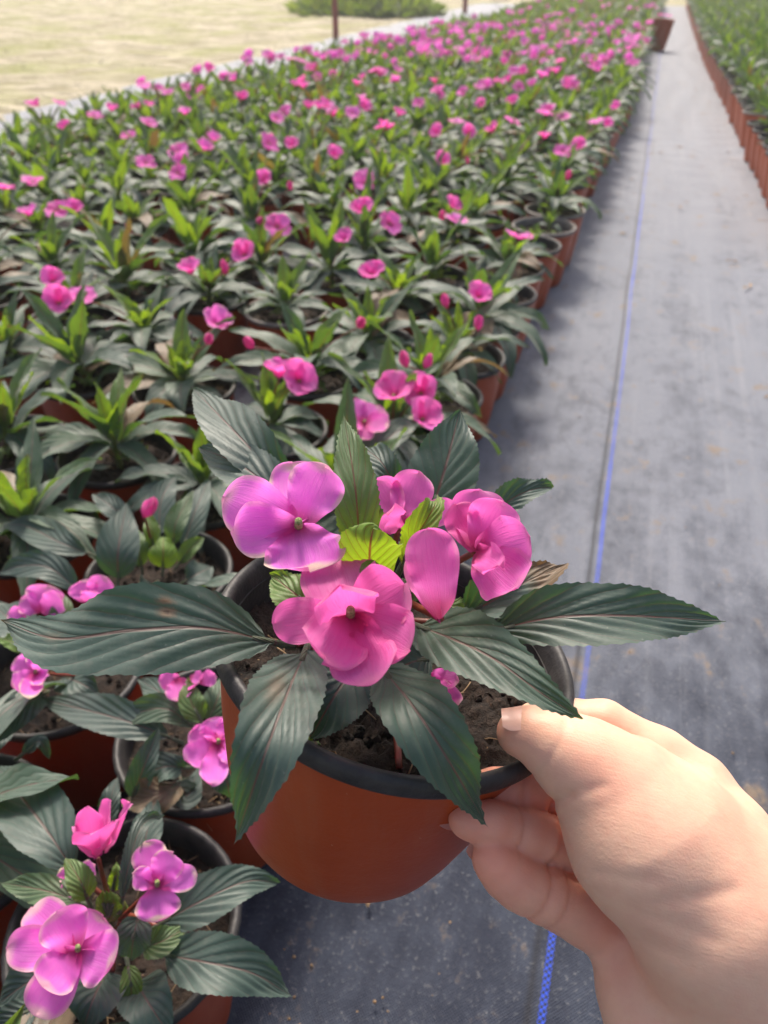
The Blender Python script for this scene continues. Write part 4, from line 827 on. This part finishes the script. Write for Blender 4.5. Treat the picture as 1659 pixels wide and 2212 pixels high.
    # nails: thin curved plates on the thumb, ring and little finger
    def nail(q0, q1, dirn, w_mm, name='nail', lift=.0006):
        mb = MB(); a0, a1 = zh(*q0), zh(*q1); dn = nrm(np.array(dirn)); ax_ = nrm(np.array(a1[:3])-np.array(a0[:3])); dn = nrm(dn-(dn@ax_)*ax_)
        L = np.linalg.norm(np.array(a1[:3])-np.array(a0[:3])); P_ = np.zeros((12, 11, 3)); sd_ = np.cross(ax_, dn)
        for i in range(12):
            t = i/11; c_ = np.array(a0[:3])*(1-t)+np.array(a1[:3])*t; r_ = (a0[3]*(1-t)+a1[3]*t)+lift-(.0012 if t < .05 else 0)
            half = w_mm/1000/2/r_*(1-.25*abs(2*t-1)**5)
            for j in range(11):
                th_ = (j/5-1)*half; P_[i, j] = c_+r_*(dn*math.cos(th_)+sd_*math.sin(th_))+ax_*(.0008 if t > .95 else 0)*math.cos(th_)
        mb.grid(P_, np.zeros((12, 11, 2)), (0, 0, 0)); mb.obj(name, M['nail'], ho_, root)
    nail((520,322,.218,124), (380,322,.2190,104), _u*.88-_f*.42-_r*.05, 11, lift=.0007)
    nail((230,748,.2235,94), (92,733,.2222,72), _f*.9-_u*.1, 10, lift=.0002)
    nail((350,985,.222,104), (240,905,.2205,74), _f*.9+_u*.3, 10, lift=.0002)
    return ho_
build_hand()

# =================================================================== HAZE
hz = bpy.data.meshes.new('haze'); x0, x1, y0, y1, z0_, z1_ = -150, 150, -35, 310, -1.0, 4.0
hz.from_pydata([(x, y, z) for x in (x0, x1) for y in (y0, y1) for z in (z0_, z1_)], [], [(0, 1, 3, 2), (4, 6, 7, 5), (0, 4, 5, 1), (2, 3, 7, 6), (0, 2, 6, 4), (1, 5, 7, 3)])
hm = bpy.data.materials.new('haze'); hm.use_nodes = True; n_ = hm.node_tree; n_.nodes.clear(); ou = n_.nodes.new('ShaderNodeOutputMaterial'); pv = n_.nodes.new('ShaderNodeVolumePrincipled')
pv.inputs['Color'].default_value = (.97, .97, .96, 1); pv.inputs['Density'].default_value = .007; pv.inputs['Anisotropy'].default_value = .3
n_.links.new(pv.outputs[0], ou.inputs['Volume']); hz.materials.append(hm); tag(link('haze', hz), kind='stuff')
scene.cycles.volume_bounces = 0
